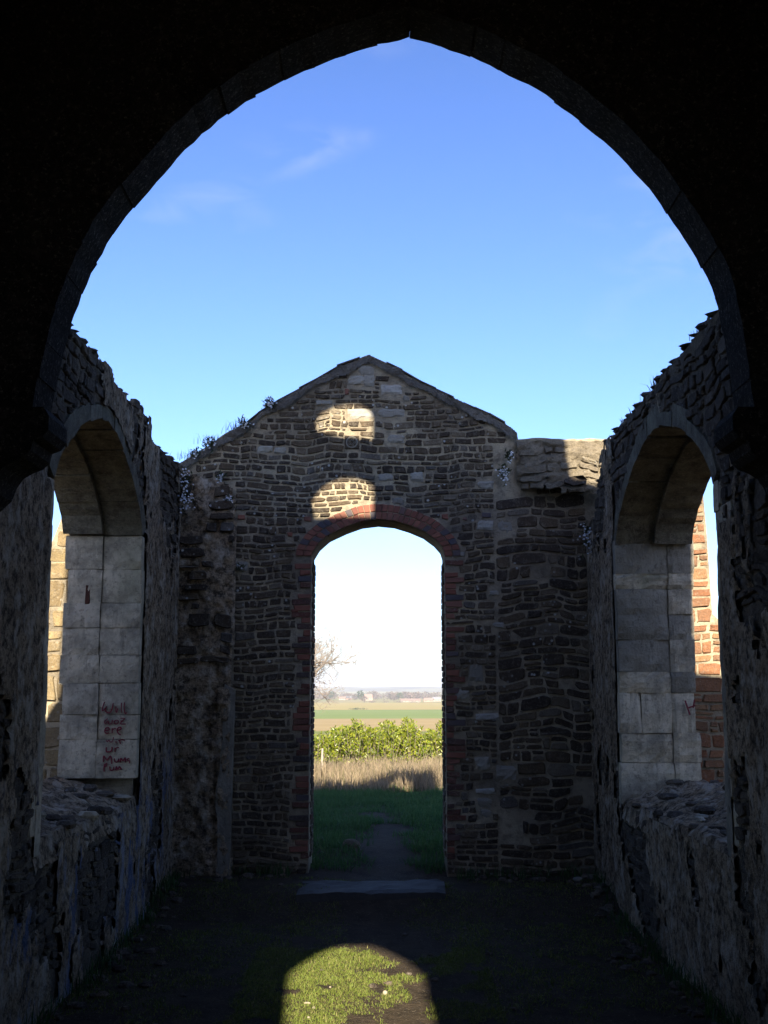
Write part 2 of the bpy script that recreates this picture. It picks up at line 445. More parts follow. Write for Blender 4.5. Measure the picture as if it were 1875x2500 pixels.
def stone_geo(pts, fr, depth, rng, base=-0.02):
    n = len(pts)
    cx = sum(p[0] for p in pts) / n; cy = sum(p[1] for p in pts) / n
    v = []; tx, ty = rng.uniform(-0.05, 0.05), rng.uniform(-0.08, 0.08)
    inset = rng.uniform(0.004, 0.010)
    for sc, d in ((0.0, base), (0.15, depth * 0.55), (1.0, depth)):
        for p in pts:
            l_ = math.hypot(p[0] - cx, p[1] - cy) or 1
            q_ = 1 - min(0.45, sc * inset * 1.3 / l_)
            s, t = cx + (p[0] - cx) * q_, cy + (p[1] - cy) * q_
            dd = d if d < 0 else d + (p[0] - cx) * tx + (p[1] - cy) * ty + rng.uniform(-0.22, 0.22) * depth
            v.append(fr(s, t, dd))
    f = []
    for r in (0, 1):
        for i in range(n):
            j = (i + 1) % n
            f.append((r * n + i, r * n + j, (r + 1) * n + j, (r + 1) * n + i))
    f.append(tuple(range(2 * n, 3 * n)))
    return v, f
def lay_stones(stones, fr, parent, mat, rng, name='stone', limit=300, depth=(0.010, 0.028), rest_name='rubble_stones', smooth=False):
    st = sorted(stones, key=lambda s: -s[1])
    for pts, ar in st[:limit]:
        v, f = stone_geo(pts, fr, rng.uniform(*depth), rng)
        mesh_obj(name, v, f, mat(rng) if callable(mat) else mat, parent, smooth=smooth)
    rest = st[limit:]
    if rest:
        V, Fc = [], []
        for pts, ar in rest:
            v, f = stone_geo(pts, fr, rng.uniform(*depth), rng)
            k = len(V); V += v; Fc += [tuple(i + k for i in q) for q in f]
        o = mesh_obj(rest_name, V, Fc, mat(rng) if callable(mat) else mat, parent, smooth=smooth)
        o['kind'] = 'stuff'
def skin_grid(name, region, s0, s1, t0, t1, step, fr, dfun, mat, parent, smooth=True):
    """a rough wall skin as real relief over a region of a wall"""
    ns, ntt = int((s1 - s0) / step) + 1, int((t1 - t0) / step) + 1
    S, T = np.meshgrid(np.linspace(s0, s1, ns), np.linspace(t0, t1, ntt))
    ok = region(S.ravel(), T.ravel()).reshape(S.shape)
    idx = -np.ones(S.shape, int); V = []; Fc = []
    for j in range(ntt):
        for i in range(ns):
            if ok[j, i]:
                idx[j, i] = len(V); V.append(fr(S[j, i], T[j, i], dfun(S[j, i], T[j, i])))
    for j in range(ntt - 1):
        for i in range(ns - 1):
            q = (idx[j, i], idx[j, i + 1], idx[j + 1, i + 1], idx[j + 1, i])
            if min(q) >= 0: Fc.append(q)
    return mesh_obj(name, V, Fc, mat, parent, smooth=smooth)
def jag(line, step, amp, seed):
    """a broken, stony line: resample and roughen a polyline"""
    out = []
    for (a, b), (c, d) in zip(line[:-1], line[1:]):
        L_ = math.hypot(c - a, d - b); n = max(1, int(L_ / step))
        for i in range(n):
            k = i / n; x, y = a + (c - a) * k, b + (d - b) * k
            out.append((x + amp * 0.5 * N(x * 9, y * 9, seed), y + amp * N(x * 11, y * 11, seed + 3) + amp * 0.6 * N(x * 31, y * 31, seed)))
    out.append(line[-1]); return out

# ------------------------------------------------------------------ ground
def smooth(e0, e1, x):
    k = min(1.0, max(0.0, (x - e0) / (e1 - e0))); return k * k * (3 - 2 * k)
def gz(x, y):
    z = -0.13 + 0.14 * smooth(9.3, 9.9, y) + 0.10 * smooth(10.2, 12.0, y) - 0.06 * smooth(13, 17, y)
    if abs(x) > 1.9: z = -0.13 + 0.24 * smooth(6, 11, y)
    z -= 0.5 * smooth(27, 34, y) + 13.0 * smooth(30, 380, y)
    z += 22.0 * smooth(3600, 6200, y)
    near = 1 - smooth(40, 120, abs(y) + abs(x))
    z += 0.025 * near * fbm(x * 0.9, y * 0.9, 1.0) + (1 - near) * 1.2 * N(x / 420, y / 420, 3.0) * smooth(200, 900, y)
    return z
def glines(dense0, dense1, step, far0, far1, ratio=1.25):
    a = list(np.arange(dense0, dense1 + 1e-6, step)); d = step
    x = dense1
    while x < far1: d *= ratio; x += d; a.append(min(x, far1))
    d = step; x = dense0; pre = []
    while x > far0: d *= ratio; x -= d; pre.append(max(x, far0))
    return np.array(pre[::-1] + a)
gx = glines(-2.6, 2.6, 0.1, -6500, 6500); gy = glines(4.0, 30.0, 0.13, -300, 9500, 1.12)
GV = [(x, y, gz(x, y)) for y in gy for x in gx]; nx = len(gx)
GF = [(j * nx + i, j * nx + i + 1, (j + 1) * nx + i + 1, (j + 1) * nx + i) for j in range(len(gy) - 1) for i in range(nx - 1)]
def ground_mat():
    m, t, b = new_mat('earth_and_turf'); q = NT(t); v = q.coord()
    c = q.mix(q.ramp(q.noise(v, 7, 6, 0.7), 0.35, 0.7), (0.036, 0.029, 0.021), (0.075, 0.057, 0.038))
    c = q.mix(q.ramp(q.noise(v, 70, 4, 0.7), 0.60, 0.70, 0, 0.8), c, (0.30, 0.25, 0.17))
    g = q.n('ShaderNodeNewGeometry'); sx = q.n('ShaderNodeSeparateXYZ'); q.l(g.outputs['Position'], sx.inputs[0])
    far = q.ramp(sx.outputs['Y'], 26, 40)
    c = q.mix(far, c, q.mix(q.ramp(q.noise(q.coord((0.002, 0.004, 1)), 6, 4), 0.4, 0.62), (0.15, 0.17, 0.055), (0.26, 0.20, 0.105)))
    q.l(c, b.inputs['Base Color']); q.bump(q.noise(v, 30, 7, 0.7), 0.8, 0.03, b); return m
M['ground'] = ground_mat()
ground = mesh_obj('ground', GV, GF, 'ground', origin=(0, 0, 0), smooth=True)
ground['kind'] = 'structure'

def field(name, y0, y1, stops, scale, lift):
    m, t, b = new_mat(name); q = NT(t)
    c = q.cramp(q.noise(q.coord(scale), 1.0, 5, 0.6), stops); q.l(c, b.inputs['Base Color'])
    M[name] = m
    xs = np.linspace(-900, 900, 60); ys = np.linspace(y0, y1, 14)
    V = [(x, y + 0.05 * x, gz(x, y + 0.05 * x) + lift) for y in ys for x in xs]
    Fc = [(j * 60 + i, j * 60 + i + 1, (j + 1) * 60 + i + 1, (j + 1) * 60 + i) for j in range(13) for i in range(59)]
    o = mesh_obj(name, V, Fc, name, origin=(0, y0, 0), smooth=True); o['kind'] = 'structure'; return o
field('ploughed_field', 330, 628, [(0.3, (0.24, 0.175, 0.07)), (0.7, (0.29, 0.215, 0.095))], (0.01, 0.04, 1), 0.3)
field('green_crop_field', 628, 915, [(0.3, (0.125, 0.165, 0.038)), (0.7, (0.155, 0.195, 0.05))], (0.004, 0.015, 1), 0.35)
field('stubble_field', 915, 1480, [(0.3, (0.26, 0.22, 0.075)), (0.7, (0.29, 0.225, 0.09))], (0.003, 0.01, 1), 0.4)

# ------------------------------------------------------------------ gable wall with the brick doorway
YG = 10.6; GT = 0.5
def frG(s, t, d): return (s, YG - d, t)
prof_px = [(300, 1185), (444, 1128), (480, 1105), (520, 1080), (560, 1050), (610, 1030), (640, 1000), (700, 966), (800, 911), (822, 896), (826, 893), (842, 891), (900, 865), (955, 892), (972, 898), (1000, 920), (1100, 968), (1200, 1015), (1245, 1043), (1262, 1056), (1265, 1072), (1300, 1068), (1380, 1073), (1440, 1069), (1520, 1072)]
prof = [onY(u, v, YG) for u, v in prof_px]
top = jag(prof, 0.05, 0.012, 4.0)
arch_px = [(760, 1353), (774, 1330), (800, 1307), (843, 1287), (882, 1273), (923, 1268), (964, 1272), (1003, 1284), (1038, 1299), (1065, 1319), (1081, 1337), (1086, 1353)]
darch = [onY(u, v, YG) for u, v in arch_px]
DXL, DXR = darch[0][0], darch[-1][0]; DSP = darch[0][1]
door_poly = [(DXL, -0.3), *darch, (DXR, -0.3)]
gable_out = [(top[-1][0], -0.3)] + top[::-1] + [(top[0][0], -0.3)]
gable_full = [(top[0][0], -0.3), (DXL, -0.3), *darch, (DXR, -0.3), (top[-1][0], -0.3)] + top[::-1]
gable = prism('gable_wall', [gable_full], frG, 0, -GT, 'mortar', origin=(0, YG, 0))
tag(gable, 'tall rubble stone gable wall with a brick arched doorway, facing the viewer', 'wall')

# brick ring: two rowlock rings round the door head
def resample(line, n):
    seg = [math.hypot(b[0] - a[0], b[1] - a[1]) for a, b in zip(line[:-1], line[1:])]; tot = sum(seg); out = []
    for k in range(n + 1):
        d = tot * k / n; i = 0
        while i < len(seg) - 1 and d > seg[i]: d -= seg[i]; i += 1
        r_ = d / seg[i]; a, b = line[i], line[i + 1]
        out.append((a[0] + (b[0] - a[0]) * r_, a[1] + (b[1] - a[1]) * r_))
    return out
def smooth_line(line, n, it=3):
    p = resample(line, n)
    for _ in range(it):
        p = [p[0]] + [((p[i - 1][0] + 2 * p[i][0] + p[i + 1][0]) / 4, (p[i - 1][1] + 2 * p[i][1] + p[i + 1][1]) / 4) for i in range(1, n)] + [p[-1]]
    return p
def offset(line, d):
    out = []
    for i in range(len(line)):
        a = line[max(0, i - 1)]; b = line[min(len(line) - 1, i + 1)]
        tx, ty = b[0] - a[0], b[1] - a[1]; l = math.hypot(tx, ty)
        out.append((line[i][0] - ty / l * d, line[i][1] + tx / l * d))
    return out
rng = random.Random(11)
ring = mesh_obj('brick_arch', [frG(*p, 0.004) for p in darch] + [frG(*p, 0.004) for p in offset(darch, 0.145)] + [frG(*p, -0.1) for p in darch] + [frG(*p, -0.1) for p in offset(darch, 0.145)],
                [(i, i + 1, i + 13, i + 12) for i in range(11)] + [(i, i + 12 + 12, i + 13 + 12, i + 1) for i in range(11)], 'mortar', gable)
dense = smooth_line([(DXL, DSP - 0.02)] + darch + [(DXR, DSP - 0.02)], 240, 6)
for r0, r1, nb, sh in ((0.003, 0.068, 31, 0.0), (0.075, 0.140, 33, 0.4)):
    ra = resample(offset(dense, r0), nb * 20); rb = resample(offset(dense, r1), nb * 20)
    for k in range(nb):
        g = 1 if True else 0
        i0, i1 = k * 20 + 1, (k + 1) * 20 - 1
        qd = [ra[i0], ra[i1], rb[i1], rb[i0]]
        block('brick', qd, frG, 0.010 + rng.uniform(0, 0.007), -0.10, 'brick', ring, 0.003, 0.0025, rng)
# brick quoins down both jambs
jamb_rects = []
for side in (-1, 1):
    xe = DXL if side < 0 else DXR
    z = 0.16; k = 0
    while z < DSP - 0.09:
        h = rng.uniform(0.040, 0.052)
        ln = rng.choice([0.07, 0.085, 0.10, 0.12, 0.15, 0.17])
        if rng.random() < 0.86 or z < 0.3:
            a, b = (xe - ln, xe - 0.0) if side < 0 else (xe + 0.0, xe + ln)
            jamb_rects.append((a, b, z, z + h + 0.008))
            block('brick', rect(a + 0.003, b - 0.003, z, z + h), frG, 0.008 + rng.uniform(0, 0.01), -0.12, 'dirty_brick' if rng.random() < 0.85 - 0.25 * z else 'brick', gable, 0.005, 0.006, rng)
        z += h + 0.008; k += 1
# reveal: bricks toothed into the thickness of the door jambs
for side in (-1, 1):
    xe = DXL if side < 0 else DXR
    frJ = (lambda s, t, d, xe=xe: (xe + d, s, t)) if side < 0 else (lambda s, t, d, xe=xe: (xe - d, s, t))
    z = 0.16; k = 0
    while z < DSP - 0.05:
        y = YG + 0.13 + (0.1 if k % 2 else 0)
        while y < YG + GT - 0.03:
            ln = min(0.16, YG + GT - 0.01 - y)
            block('brick', rect(y, y + ln - 0.01, z, z + 0.044), frJ, 0.010 + rng.uniform(0, 0.006), -0.05, 'dirty_brick' if rng.random() < 0.3 else 'ironstone', gable, 0.004, 0.003, rng)
            y += ln + 0.002
        z += 0.052; k += 1

# pale reused blocks and the carved stone, where they sit in the wall
pale_px = [(850, 917, 887, 938), (889, 915, 914, 944), (876, 893, 911, 914), (930, 941, 986, 965), (983, 966, 1000, 980), (846, 997, 914, 1024), (926, 998, 988, 1018), (630, 1090, 668, 1107), (670, 1092, 699, 1107), (922, 1155, 958, 1173), (1003, 1153, 1034, 1177), (1167, 1175, 1205, 1196), (956, 1216, 987, 1233), (1167, 1271, 1205, 1294), (1216, 1271, 1254, 1302), (1105, 1347, 1136, 1361), (1148, 1623, 1179, 1662), (1109, 1683, 1147, 1706), (1159, 1741, 1219, 1759), (1210, 1871, 1260, 1903), (1194, 1440, 1219, 1455), (1204, 1520, 1230, 1534), (1159, 1925, 1208, 1940), (1165, 1949, 1203, 1971), (1168, 1975, 1200, 1997), (1161, 1849, 1197, 1878), (570, 1370, 604, 1392), (773, 978, 812, 990), (945, 1062, 985, 1080)]
pre = []
for u0, v0, u1, v1 in pale_px:
    a = onY(u0, v1, YG); b = onY(u1, v0, YG); rc = (a[0], b[0], a[1], b[1]); pre.append(rc)
    rough_block('pale_stone', [(p_[0] + rng.uniform(-0.012, 0.012), p_[1] + rng.uniform(-0.008, 0.008)) for p_ in rect(*rc)], frG, 0.008 + rng.uniform(0, 0.008), -0.06, 'pale', gable, 0.012, u0 * 0.1, rng)
a = onY(842, 1097, YG); b = onY(876, 1064, YG); rc = (a[0], b[0], a[1], b[1]); pre.append(rc)
carve = block('carved_stone', rect(*rc), frG, 0.012, -0.05, 'ironstone', gable, 0.008, 0.003, rng)
carve['label'] = 'small square stone carved with a round rosette'
cx, cz = (rc[0] + rc[1]) / 2, (rc[2] + rc[3]) / 2
V, Fc = [], []
def ringlet(cx, cz, r, wd, n=18):
    k = len(V)
    for i in range(n):
        an = 2 * math.pi * i / n; c, s_ = math.cos(an), math.sin(an)
        for rr, dd in ((r - wd, 0.008), (r - wd * 0.4, 0.022), (r, 0.008)): V.append(frG(cx + rr * c, cz + rr * s_, dd))
    for i in range(n):
        j = (i + 1) % n
        for q_ in (0, 1): Fc.append((k + i * 3 + q_, k + j * 3 + q_, k + j * 3 + q_ + 1, k + i * 3 + q_ + 1))
ringlet(cx, cz, 0.058, 0.02)
for i in range(5): ringlet(cx + 0.024 * math.cos(i * 1.2566), cz + 0.024 * math.sin(i * 1.2566), 0.014, 0.012, 8)
mesh_obj('rosette', V, Fc, 'pale', carve, smooth=True)

# red brick fragments built into the rubble
frag_px = [(843, 950, 852, 964), (582, 1258, 598, 1268), (742, 1262, 760, 1272), (702, 1300, 714, 1310), (1079, 1256, 1093, 1267), (1176, 1252, 1198, 1264), (712, 1487, 728, 1494), (1130, 1263, 1140, 1270)]
for u0, v0, u1, v1 in frag_px:
    a = onY(u0, v1, YG); b = onY(u1, v0, YG); rc = (a[0], b[0], a[1], b[1]); pre.append(rc)
    block('brick', rect(*rc), frG, 0.014, -0.05, 'brick', gable, 0.005, 0.005, rng)

# left respond: broken plaster pier; right respond: larger stones
XL = onY(575, 1600, YG)[0]; XR = onY(1212, 1600, YG)[0]
inner_top = [(x, z - 0.085 - 0.03 * N(x * 5, 1.0)) for x, z in top]
g_stone = [(XL, -0.1), (XR, -0.1), (XR, 3.75), (1.2, 3.85)] + [p for p in inner_top[::-1] if -1.72 < p[0] < 1.2] + [(-1.72, 3.52), (XL - 0.04, 3.42)]
ring_out = [(DXL - 0.004, -0.3)] + [(DXL - 0.004, DSP - 0.06)] + offset(dense, 0.146) + [(DXR + 0.004, DSP - 0.06), (DXR + 0.004, -0.3)]
holes = [ring_out]
regG = Region(g_stone, holes, pre + jamb_rects, 0.004)
stones = courses(regG, -1.8, 1.3, 0.02, 4.7, 0.034, 0.080, 0.050, 0.165, rng, 0.0125, None, 0.045, 1.0, 0.10, (4.0, 14.0))
# right-hand respond
resp = [(XR + 0.01, 0.0), (1.83, 0.0), (1.83, 3.5), (1.35, 3.62), (XR + 0.01, 3.62)]
stones += courses(Region(resp, [], pre, 0.008), XR, 1.84, 0.02, 3.6, 0.045, 0.125, 0.08, 0.26, rng, 0.012, lambda s, t: N(s * 3.1, t * 2.2, 9) < 0.42, 0.06, 5.0, 0.25)
gmat = lambda r: 'ironstone'
lay_stones(stones, frG, gable, gmat, rng, depth=(0.004, 0.017))
# flaunched mortar along both rakes and thin slates on top
fl = [p for p in top if p[0] > -1.9 and p[0] < 1.215]
reg_f = Region([(p[0], p[1] - 0.004) for p in fl] + [(p[0], p[1] - 0.10 - 0.05 * N(p[0] * 4, 3)) for p in fl[::-1]])
skin_grid('mortar_flaunching', reg_f, -1.9, 1.3, 3.5, 4.72, 0.016, frG, lambda s, t: 0.035 + 0.03 * fbm(s * 6, t * 6, 2.0) + 0.012 * N(s * 30, t * 30), 'flaunch', gable)
def rake_z(x):
    for (a, b), (c, d) in zip(prof[:-1], prof[1:]):
        if a <= x <= c and c > a: return b + (d - b) * (x - a) / (c - a)
    return 3.5
x = -1.25
while x < 1.0:
    ln = rng.uniform(0.10, 0.2)
    if abs(x + 0.14) > 0.12 and rng.random() < 0.85:
        z0, z1 = rake_z(x), rake_z(min(1.2, x + ln)); y0, y1 = YG - 0.012 - rng.uniform(0, 0.02), YG + GT + 0.03
        th = rng.uniform(0.008, 0.014); up = rng.uniform(-0.008, 0.004)
        v = [(x, y0, z0 + up), (x + ln * 1.06, y0, z1 + up), (x + ln * 1.06, y1, z1 + up), (x, y1, z0 + up)]
        v += [(p[0], p[1], p[2] + th) for p in v]
        mesh_obj('coping_slate', v, [(3, 2, 1, 0), (4, 5, 6, 7), (0, 1, 5, 4), (1, 2, 6, 5), (2, 3, 7, 6), (3, 0, 4, 7)], 'flaunch', gable)
    x += ln * 0.97
# plaster pier at the left
pier = [(-1.87, -0.15), (XL + 0.02, -0.15), (XL - 0.02, 1.5), (XL, 2.2), (XL + 0.01, 3.0), (XL - 0.03, 3.40), (XL - 0.12, 3.46), (-1.74, 3.54), (-1.87, 3.58)]
def pier_d(s, t):
    d = 0.070 + 0.018 * fbm(s * 3.2, t * 2.0, 5.0) + 0.024 * fbm(s * 11, t * 9, 6.0) + 0.012 * fbm(s * 30, t * 26, 2.0)
    if t < 1.62 and s > XL - 0.14: d += 0.02
    return max(0.004, d) * (0.15 + 0.85 * smooth(0.0, 0.05, (XL + 0.02) - s))
skin_grid('plaster_pier', Region(pier), -1.88, XL + 0.03, -0.15, 3.72, 0.018, frG, pier_d, 'plaster', gable)
st = courses(Region(pier), -1.84, XL, 1.7, 3.6, 0.08, 0.16, 0.09, 0.22, rng, 0.03, lambda s, t: N(s * 4, t * 3, 2) > 0.0, 0.04, 3.0)
lay_stones([(p, a_) for p, a_ in st], lambda s, t, d: frG(s, t, d + 0.075), gable, 'ironstone', rng, depth=(0.015, 0.04))
strip = jag([(XL - 0.015, -0.12), (XL + 0.0, 1.0), (XL + 0.01, 1.6)], 0.06, 0.01, 2) + jag([(XL - 0.07, 1.66), (XL - 0.08, 1.35), (XL - 0.10, 1.0), (XL - 0.14, 0.7), (XL - 0.11, 0.3), (XL - 0.13, -0.12)], 0.03, 0.035, 5)
prism('plaster_strip', [strip], frG, 0.095, 0.0, 'render', gable)
# right-hand shoulder: sloping weathered ledge and a jutting stone
sh = [(1.215, 3.30), (2.05, 3.30), (2.05, 3.84), (1.215, 3.84)]
skin_grid('weathered_ledge', Region([(1.2, 3.45), (1.6, 3.36), (2.06, 3.30), (2.06, 3.85), (1.2, 3.85)]), 1.2, 2.06, 3.3, 3.85, 0.014, frG,
          lambda s, t: 0.03 + 0.30 * (3.86 - t) * smooth(1.2, 1.45, s) + 0.05 * fbm(s * 5, t * 12, 8.0) + 0.035 * abs(fbm(s * 9, t * 26, 3.0)), 'ledge', gable)
st = courses(Region([(1.22, 3.40), (2.02, 3.25), (2.02, 3.80), (1.22, 3.80)]), 1.22, 2.02, 3.25, 3.80, 0.045, 0.10, 0.08, 0.24, rng, 0.012, lambda s, t: N(s * 5, t * 7, 3) < 0.30, 0.06, 8.0)
lay_stones(st, lambda s, t, d: frG(s, t, d + 0.035 + 0.28 * (3.86 - t) * smooth(1.2, 1.45, s)), gable, 'ledge_stone', rng, depth=(0.012, 0.035))
V, Fc = stone_geo([(1.60, 3.42), (1.68, 3.39), (1.78, 3.41), (1.81, 3.45), (1.76, 3.48), (1.67, 3.485), (1.61, 3.46)], lambda s, t, d: frG(s, t, d), 0.24, rng)
mesh_obj('jutting_stone', V, Fc, 'side_stone', gable)

# ------------------------------------------------------------------ side walls with their arched windows
WX = 1.85; WT = 0.56
def arch_half(a, r, n, pw=1.5, q=0.66):
    out = []
    for i in range(n + 1):
        s = -1 + 2 * i / n
        out.append((s * a, r * max(0.0, 1 - abs(s) ** pw) ** q))
    return out
def side_wall(sgn, name, label, top_px, y_near, y_far, spring, apex, sill, rows_px, groove_u, pmat, seed):
    rng = random.Random(seed)
    fr = lambda s, t, d: (sgn * (WX - d), s, t)
    X = sgn * WX
    tl = [onX(u, v, X) for u, v in top_px]
    tl = [(5.2, tl[0][1])] + tl
    topl = jag(tl, 0.045, 0.028, seed * 1.0)
    yc, ha = (y_near + y_far) / 2, (y_far - y_near) / 2
    intr = [(yc + s, spring + t) for s, t in arch_half(ha, apex - spring, 40)]
    intr = smooth_line(intr, 120, 1)
    ext = offset(intr, 0.075)
    hole = [(y_near - 0.10, sill)] + [(y_near - 0.10, spring)] + [p for p in ext if p[1] > spring][::1] + [(y_far + 0.10, spring), (y_far + 0.10, sill)]
    out = [(5.2, -0.4)] + [(10.62, -0.4)] + topl[::-1]
    core = prism(name, [out, hole], fr, -0.02, -WT, 'mortar', origin=(X, 7.9, 0))
    tag(core, label, 'wall')
    reg = Region(out, [hole])
    def dfun(s, t):
        return 0.002 + 0.010 * fbm(s * 2.3, t * 2.3, seed) + 0.018 * fbm(s * 9, t * 11, seed + 2) + 0.008 * N(s * 34, t * 38, seed)
    skin_grid('rubble_facing', reg, 5.2, 10.62, -0.35, 3.85, 0.030, fr, dfun, 'rough_rubble', core)
    def pl_n(s, t):
        return fbm(s * 1.1, t * 0.7, seed + 5) + 0.45 * fbm(s * 4.5, t * 2.6, seed + 9) + 0.16 * N(s * 15, t * 11, seed) + 0.42 * smooth(spring + 0.15, spring - 0.5, t) + (0.25 if s > y_far else 0.0) - 0.16
    class PlasterRegion:
        def __call__(self_, xs, ys):
            m = reg(xs, ys); o_ = np.zeros(m.shape, bool)
            for i_ in np.nonzero(m)[0]: o_[i_] = pl_n(xs[i_], ys[i_]) > 0.0
            return o_
    skin_grid('plaster_patches', PlasterRegion(), 5.5, 10.62, -0.35, 3.80, 0.024, fr, lambda s, t: dfun(s, t) * 0.35 + 0.034 * smooth(0.0, 0.05, pl_n(s, t)) - 0.004 + 0.005 * N(s * 40, t * 40, seed), pmat, core)
    keep = lambda s, t: pl_n(s, t) < 0.02
    st = courses(Region(out, [[(p[0] + (0.05 if p[0] > yc else -0.05), p[1]) for p in hole]]), 5.3, 10.55, 0.0, 3.70, 0.045, 0.11, 0.07, 0.24, rng, 0.014, keep, 0.06, seed + 1.0, 0.2)
    lay_stones(st, fr, core, 'side_stone', rng, depth=(0.010, 0.026))
    # copings of loose rubble on the broken top
    for p, q_ in zip(tl[:-1], tl[1:]):
        L_ = math.hypot(q_[0] - p[0], q_[1] - p[1]); n_ = max(1, int(L_ / 0.13))
        for i in range(n_):
            for lay in range(3):
                k = (i + rng.random()) / n_; y, z = p[0] + (q_[0] - p[0]) * k, p[1] + (q_[1] - p[1]) * k
                if y > 10.5 or y < 5.6: continue
                a_, b_, c_ = rng.uniform(0.04, 0.09), rng.uniform(0.03, 0.08), rng.uniform(0.008, 0.022)
                cxx = sgn * (WX + 0.04 + lay * 0.17); V, Fc = [], []
                for jr, (rs, zz) in enumerate(((0.7, -1), (1.0, 0), (0.75, 0.9))):
                    for m_ in range(6):
                        an = m_ * math.pi / 3 + rng.uniform(-0.25, 0.25)
                        V.append((cxx + a_ * rs * math.cos(an), y + b_ * rs * math.sin(an), z + c_ * zz * rng.uniform(0.8, 1.2)))
                for jr in (0, 1):
                    for m_ in range(6): Fc.append((jr * 6 + m_, jr * 6 + (m_ + 1) % 6, jr * 6 + 6 + (m_ + 1) % 6, jr * 6 + 6 + m_))
                Fc.append(tuple(range(12, 18)))
                mesh_obj('coping_stone', V, Fc, 'side_stone', core)
    # window arch: front voussoirs and a rebated rear ring
    va = empty('window_arch', (X, yc, spring)); va.parent = core; va.location = (0, yc - 7.9, spring)
    nv = 9
    dn = resample(intr, nv * 12)
    de = resample(offset(intr, 0.15), nv * 12)
    for k in range(nv):
        i0, i1 = k * 12, (k + 1) * 12
        bow = rng.uniform(-0.01, 0.012)
        for seg, (f0, f1, dr) in enumerate(((0.018 + bow * 0.5, -0.27, 0.0), (-0.275, -WT - 0.01, -0.035))):
            m_ = (i0 + i1) // 2
            poly = [dn[i0], dn[(i0 + m_) // 2], dn[m_], dn[(m_ + i1) // 2], dn[i1]]
            cen = (yc, spring)
            poly = [(p[0] + (cen[0] - p[0]) * (-dr * 0 + (0.045 if seg else 0.0)), p[1] + (cen[1] - p[1]) * (0.045 if seg else 0.0)) for p in poly]
            g_ = 0.0025
            poly[0] = (poly[0][0] + g_, poly[0][1]); poly[-1] = (poly[-1][0] - g_, poly[-1][1])
            poly = [(p[0], p[1] + rng.uniform(-0.011, 0.009)) for p in poly]
            ko = rng.uniform(0.55, 1.0)
            poly += [(dn[i_][0] + (de[i_][0] - dn[i_][0]) * ko, dn[i_][1] + (de[i_][1] - dn[i_][1]) * ko) for i_ in (i1, m_, i0)]
            prism('voussoir', [poly], fr, f0, f1, 'soffit', va)
    # jambs: squared blocks, two to a course, a chase between them
    for fry, y, rows, side in ((lambda s, t, d: (s, y_far - d, t), y_far, rows_px, 1), (lambda s, t, d: (s, y_near + d, t), y_near, None, -1)):
        if rows:
            zs = [onY(900, v, y_far)[1] for v in rows]
            gxx = onY(groove_u, 1600, y_far)[0]
        else:
            zs = [spring]; gxx = sgn * (WX + 0.27)
            while zs[-1] > sill + 0.1: zs.append(zs[-1] - rng.uniform(0.16, 0.3))
        for z1, z0 in zip(zs[:-1], zs[1:]):
            e_in = sgn * (WX - 0.012 - rng.uniform(0, 0.012)); e_out = sgn * (WX + WT + (rng.uniform(-0.03, 0.012) if sgn < 0 else rng.uniform(-0.02, 0.06)))
            gj = gxx + rng.uniform(-0.006, 0.006)
            for a_, b_, off in ((e_in, gj - sgn * 0.0015, 0.0), (gj + sgn * 0.0025, e_out, rng.uniform(0.004, 0.016))):
                lo, hi = min(a_, b_), max(a_, b_)
                if hi - lo > 0.24 and rng.random() < 0.12 and rows:
                    m_ = lo + (hi - lo) * rng.uniform(0.4, 0.6); parts_ = [(lo, m_ - 0.003), (m_ + 0.003, hi)]
                else: parts_ = [(lo, hi)]
                for l_, h_ in parts_:
                    rough_block('jamb_stone', [(p_[0] + rng.uniform(-0.003, 0.003), p_[1] + rng.uniform(-0.003, 0.003)) for p_ in rect(l_, h_, z0 + 0.001, z1 - 0.001)], fry, off + rng.uniform(-0.004, 0.006), -0.11, 'render' if (sgn > 0 and rng.random() < 0.5) else 'limestone', core, 0.007 if sgn < 0 else 0.016, seed + z0, rng)
    # squared quoins on the inner face beside the near jamb
    z = sill + 0.05; k = 0
    while z < spring - 0.05:
        h = rng.uniform(0.16, 0.30); ln = rng.choice([0.14, 0.2, 0.32])
        block('quoin_stone', rect(y_near - ln, y_near - 0.004, z, min(spring, z + h) - 0.006), fr, 0.012 + rng.uniform(0, 0.01), -0.10, 'limestone', core, 0.012, 0.008, rng)
        z += h; k += 1
    # broken sill: a slope of rubble
    def sill_z(d, y):
        k = d / WT
        return sill + 0.02 + 0.17 * k * smooth(y_near, y_far, y + 0.8) + 0.05 * fbm(y * 4, d * 6, seed + 3) + 0.02 * N(y * 17, d * 17, seed)
    V, Fc = [], []
    nd, ny = 18, 60
    for j in range(ny + 1):
        y = y_near - 0.10 + (y_far - y_near + 0.2) * j / ny
        for i in range(nd + 1):
            d = -0.03 + (WT + 0.03) * i / nd
            z = sill_z(max(0, d), y) if i > 0 else sill - 0.12 + 0.05 * fbm(y * 6, 0, seed)
            V.append((sgn * (WX + d), y, z))
    for j in range(ny):
        for i in range(nd): Fc.append((j * (nd + 1) + i, j * (nd + 1) + i + 1, (j + 1) * (nd + 1) + i + 1, (j + 1) * (nd + 1) + i))
    mesh_obj('broken_sill', V, Fc, 'plaster', core, smooth=True)
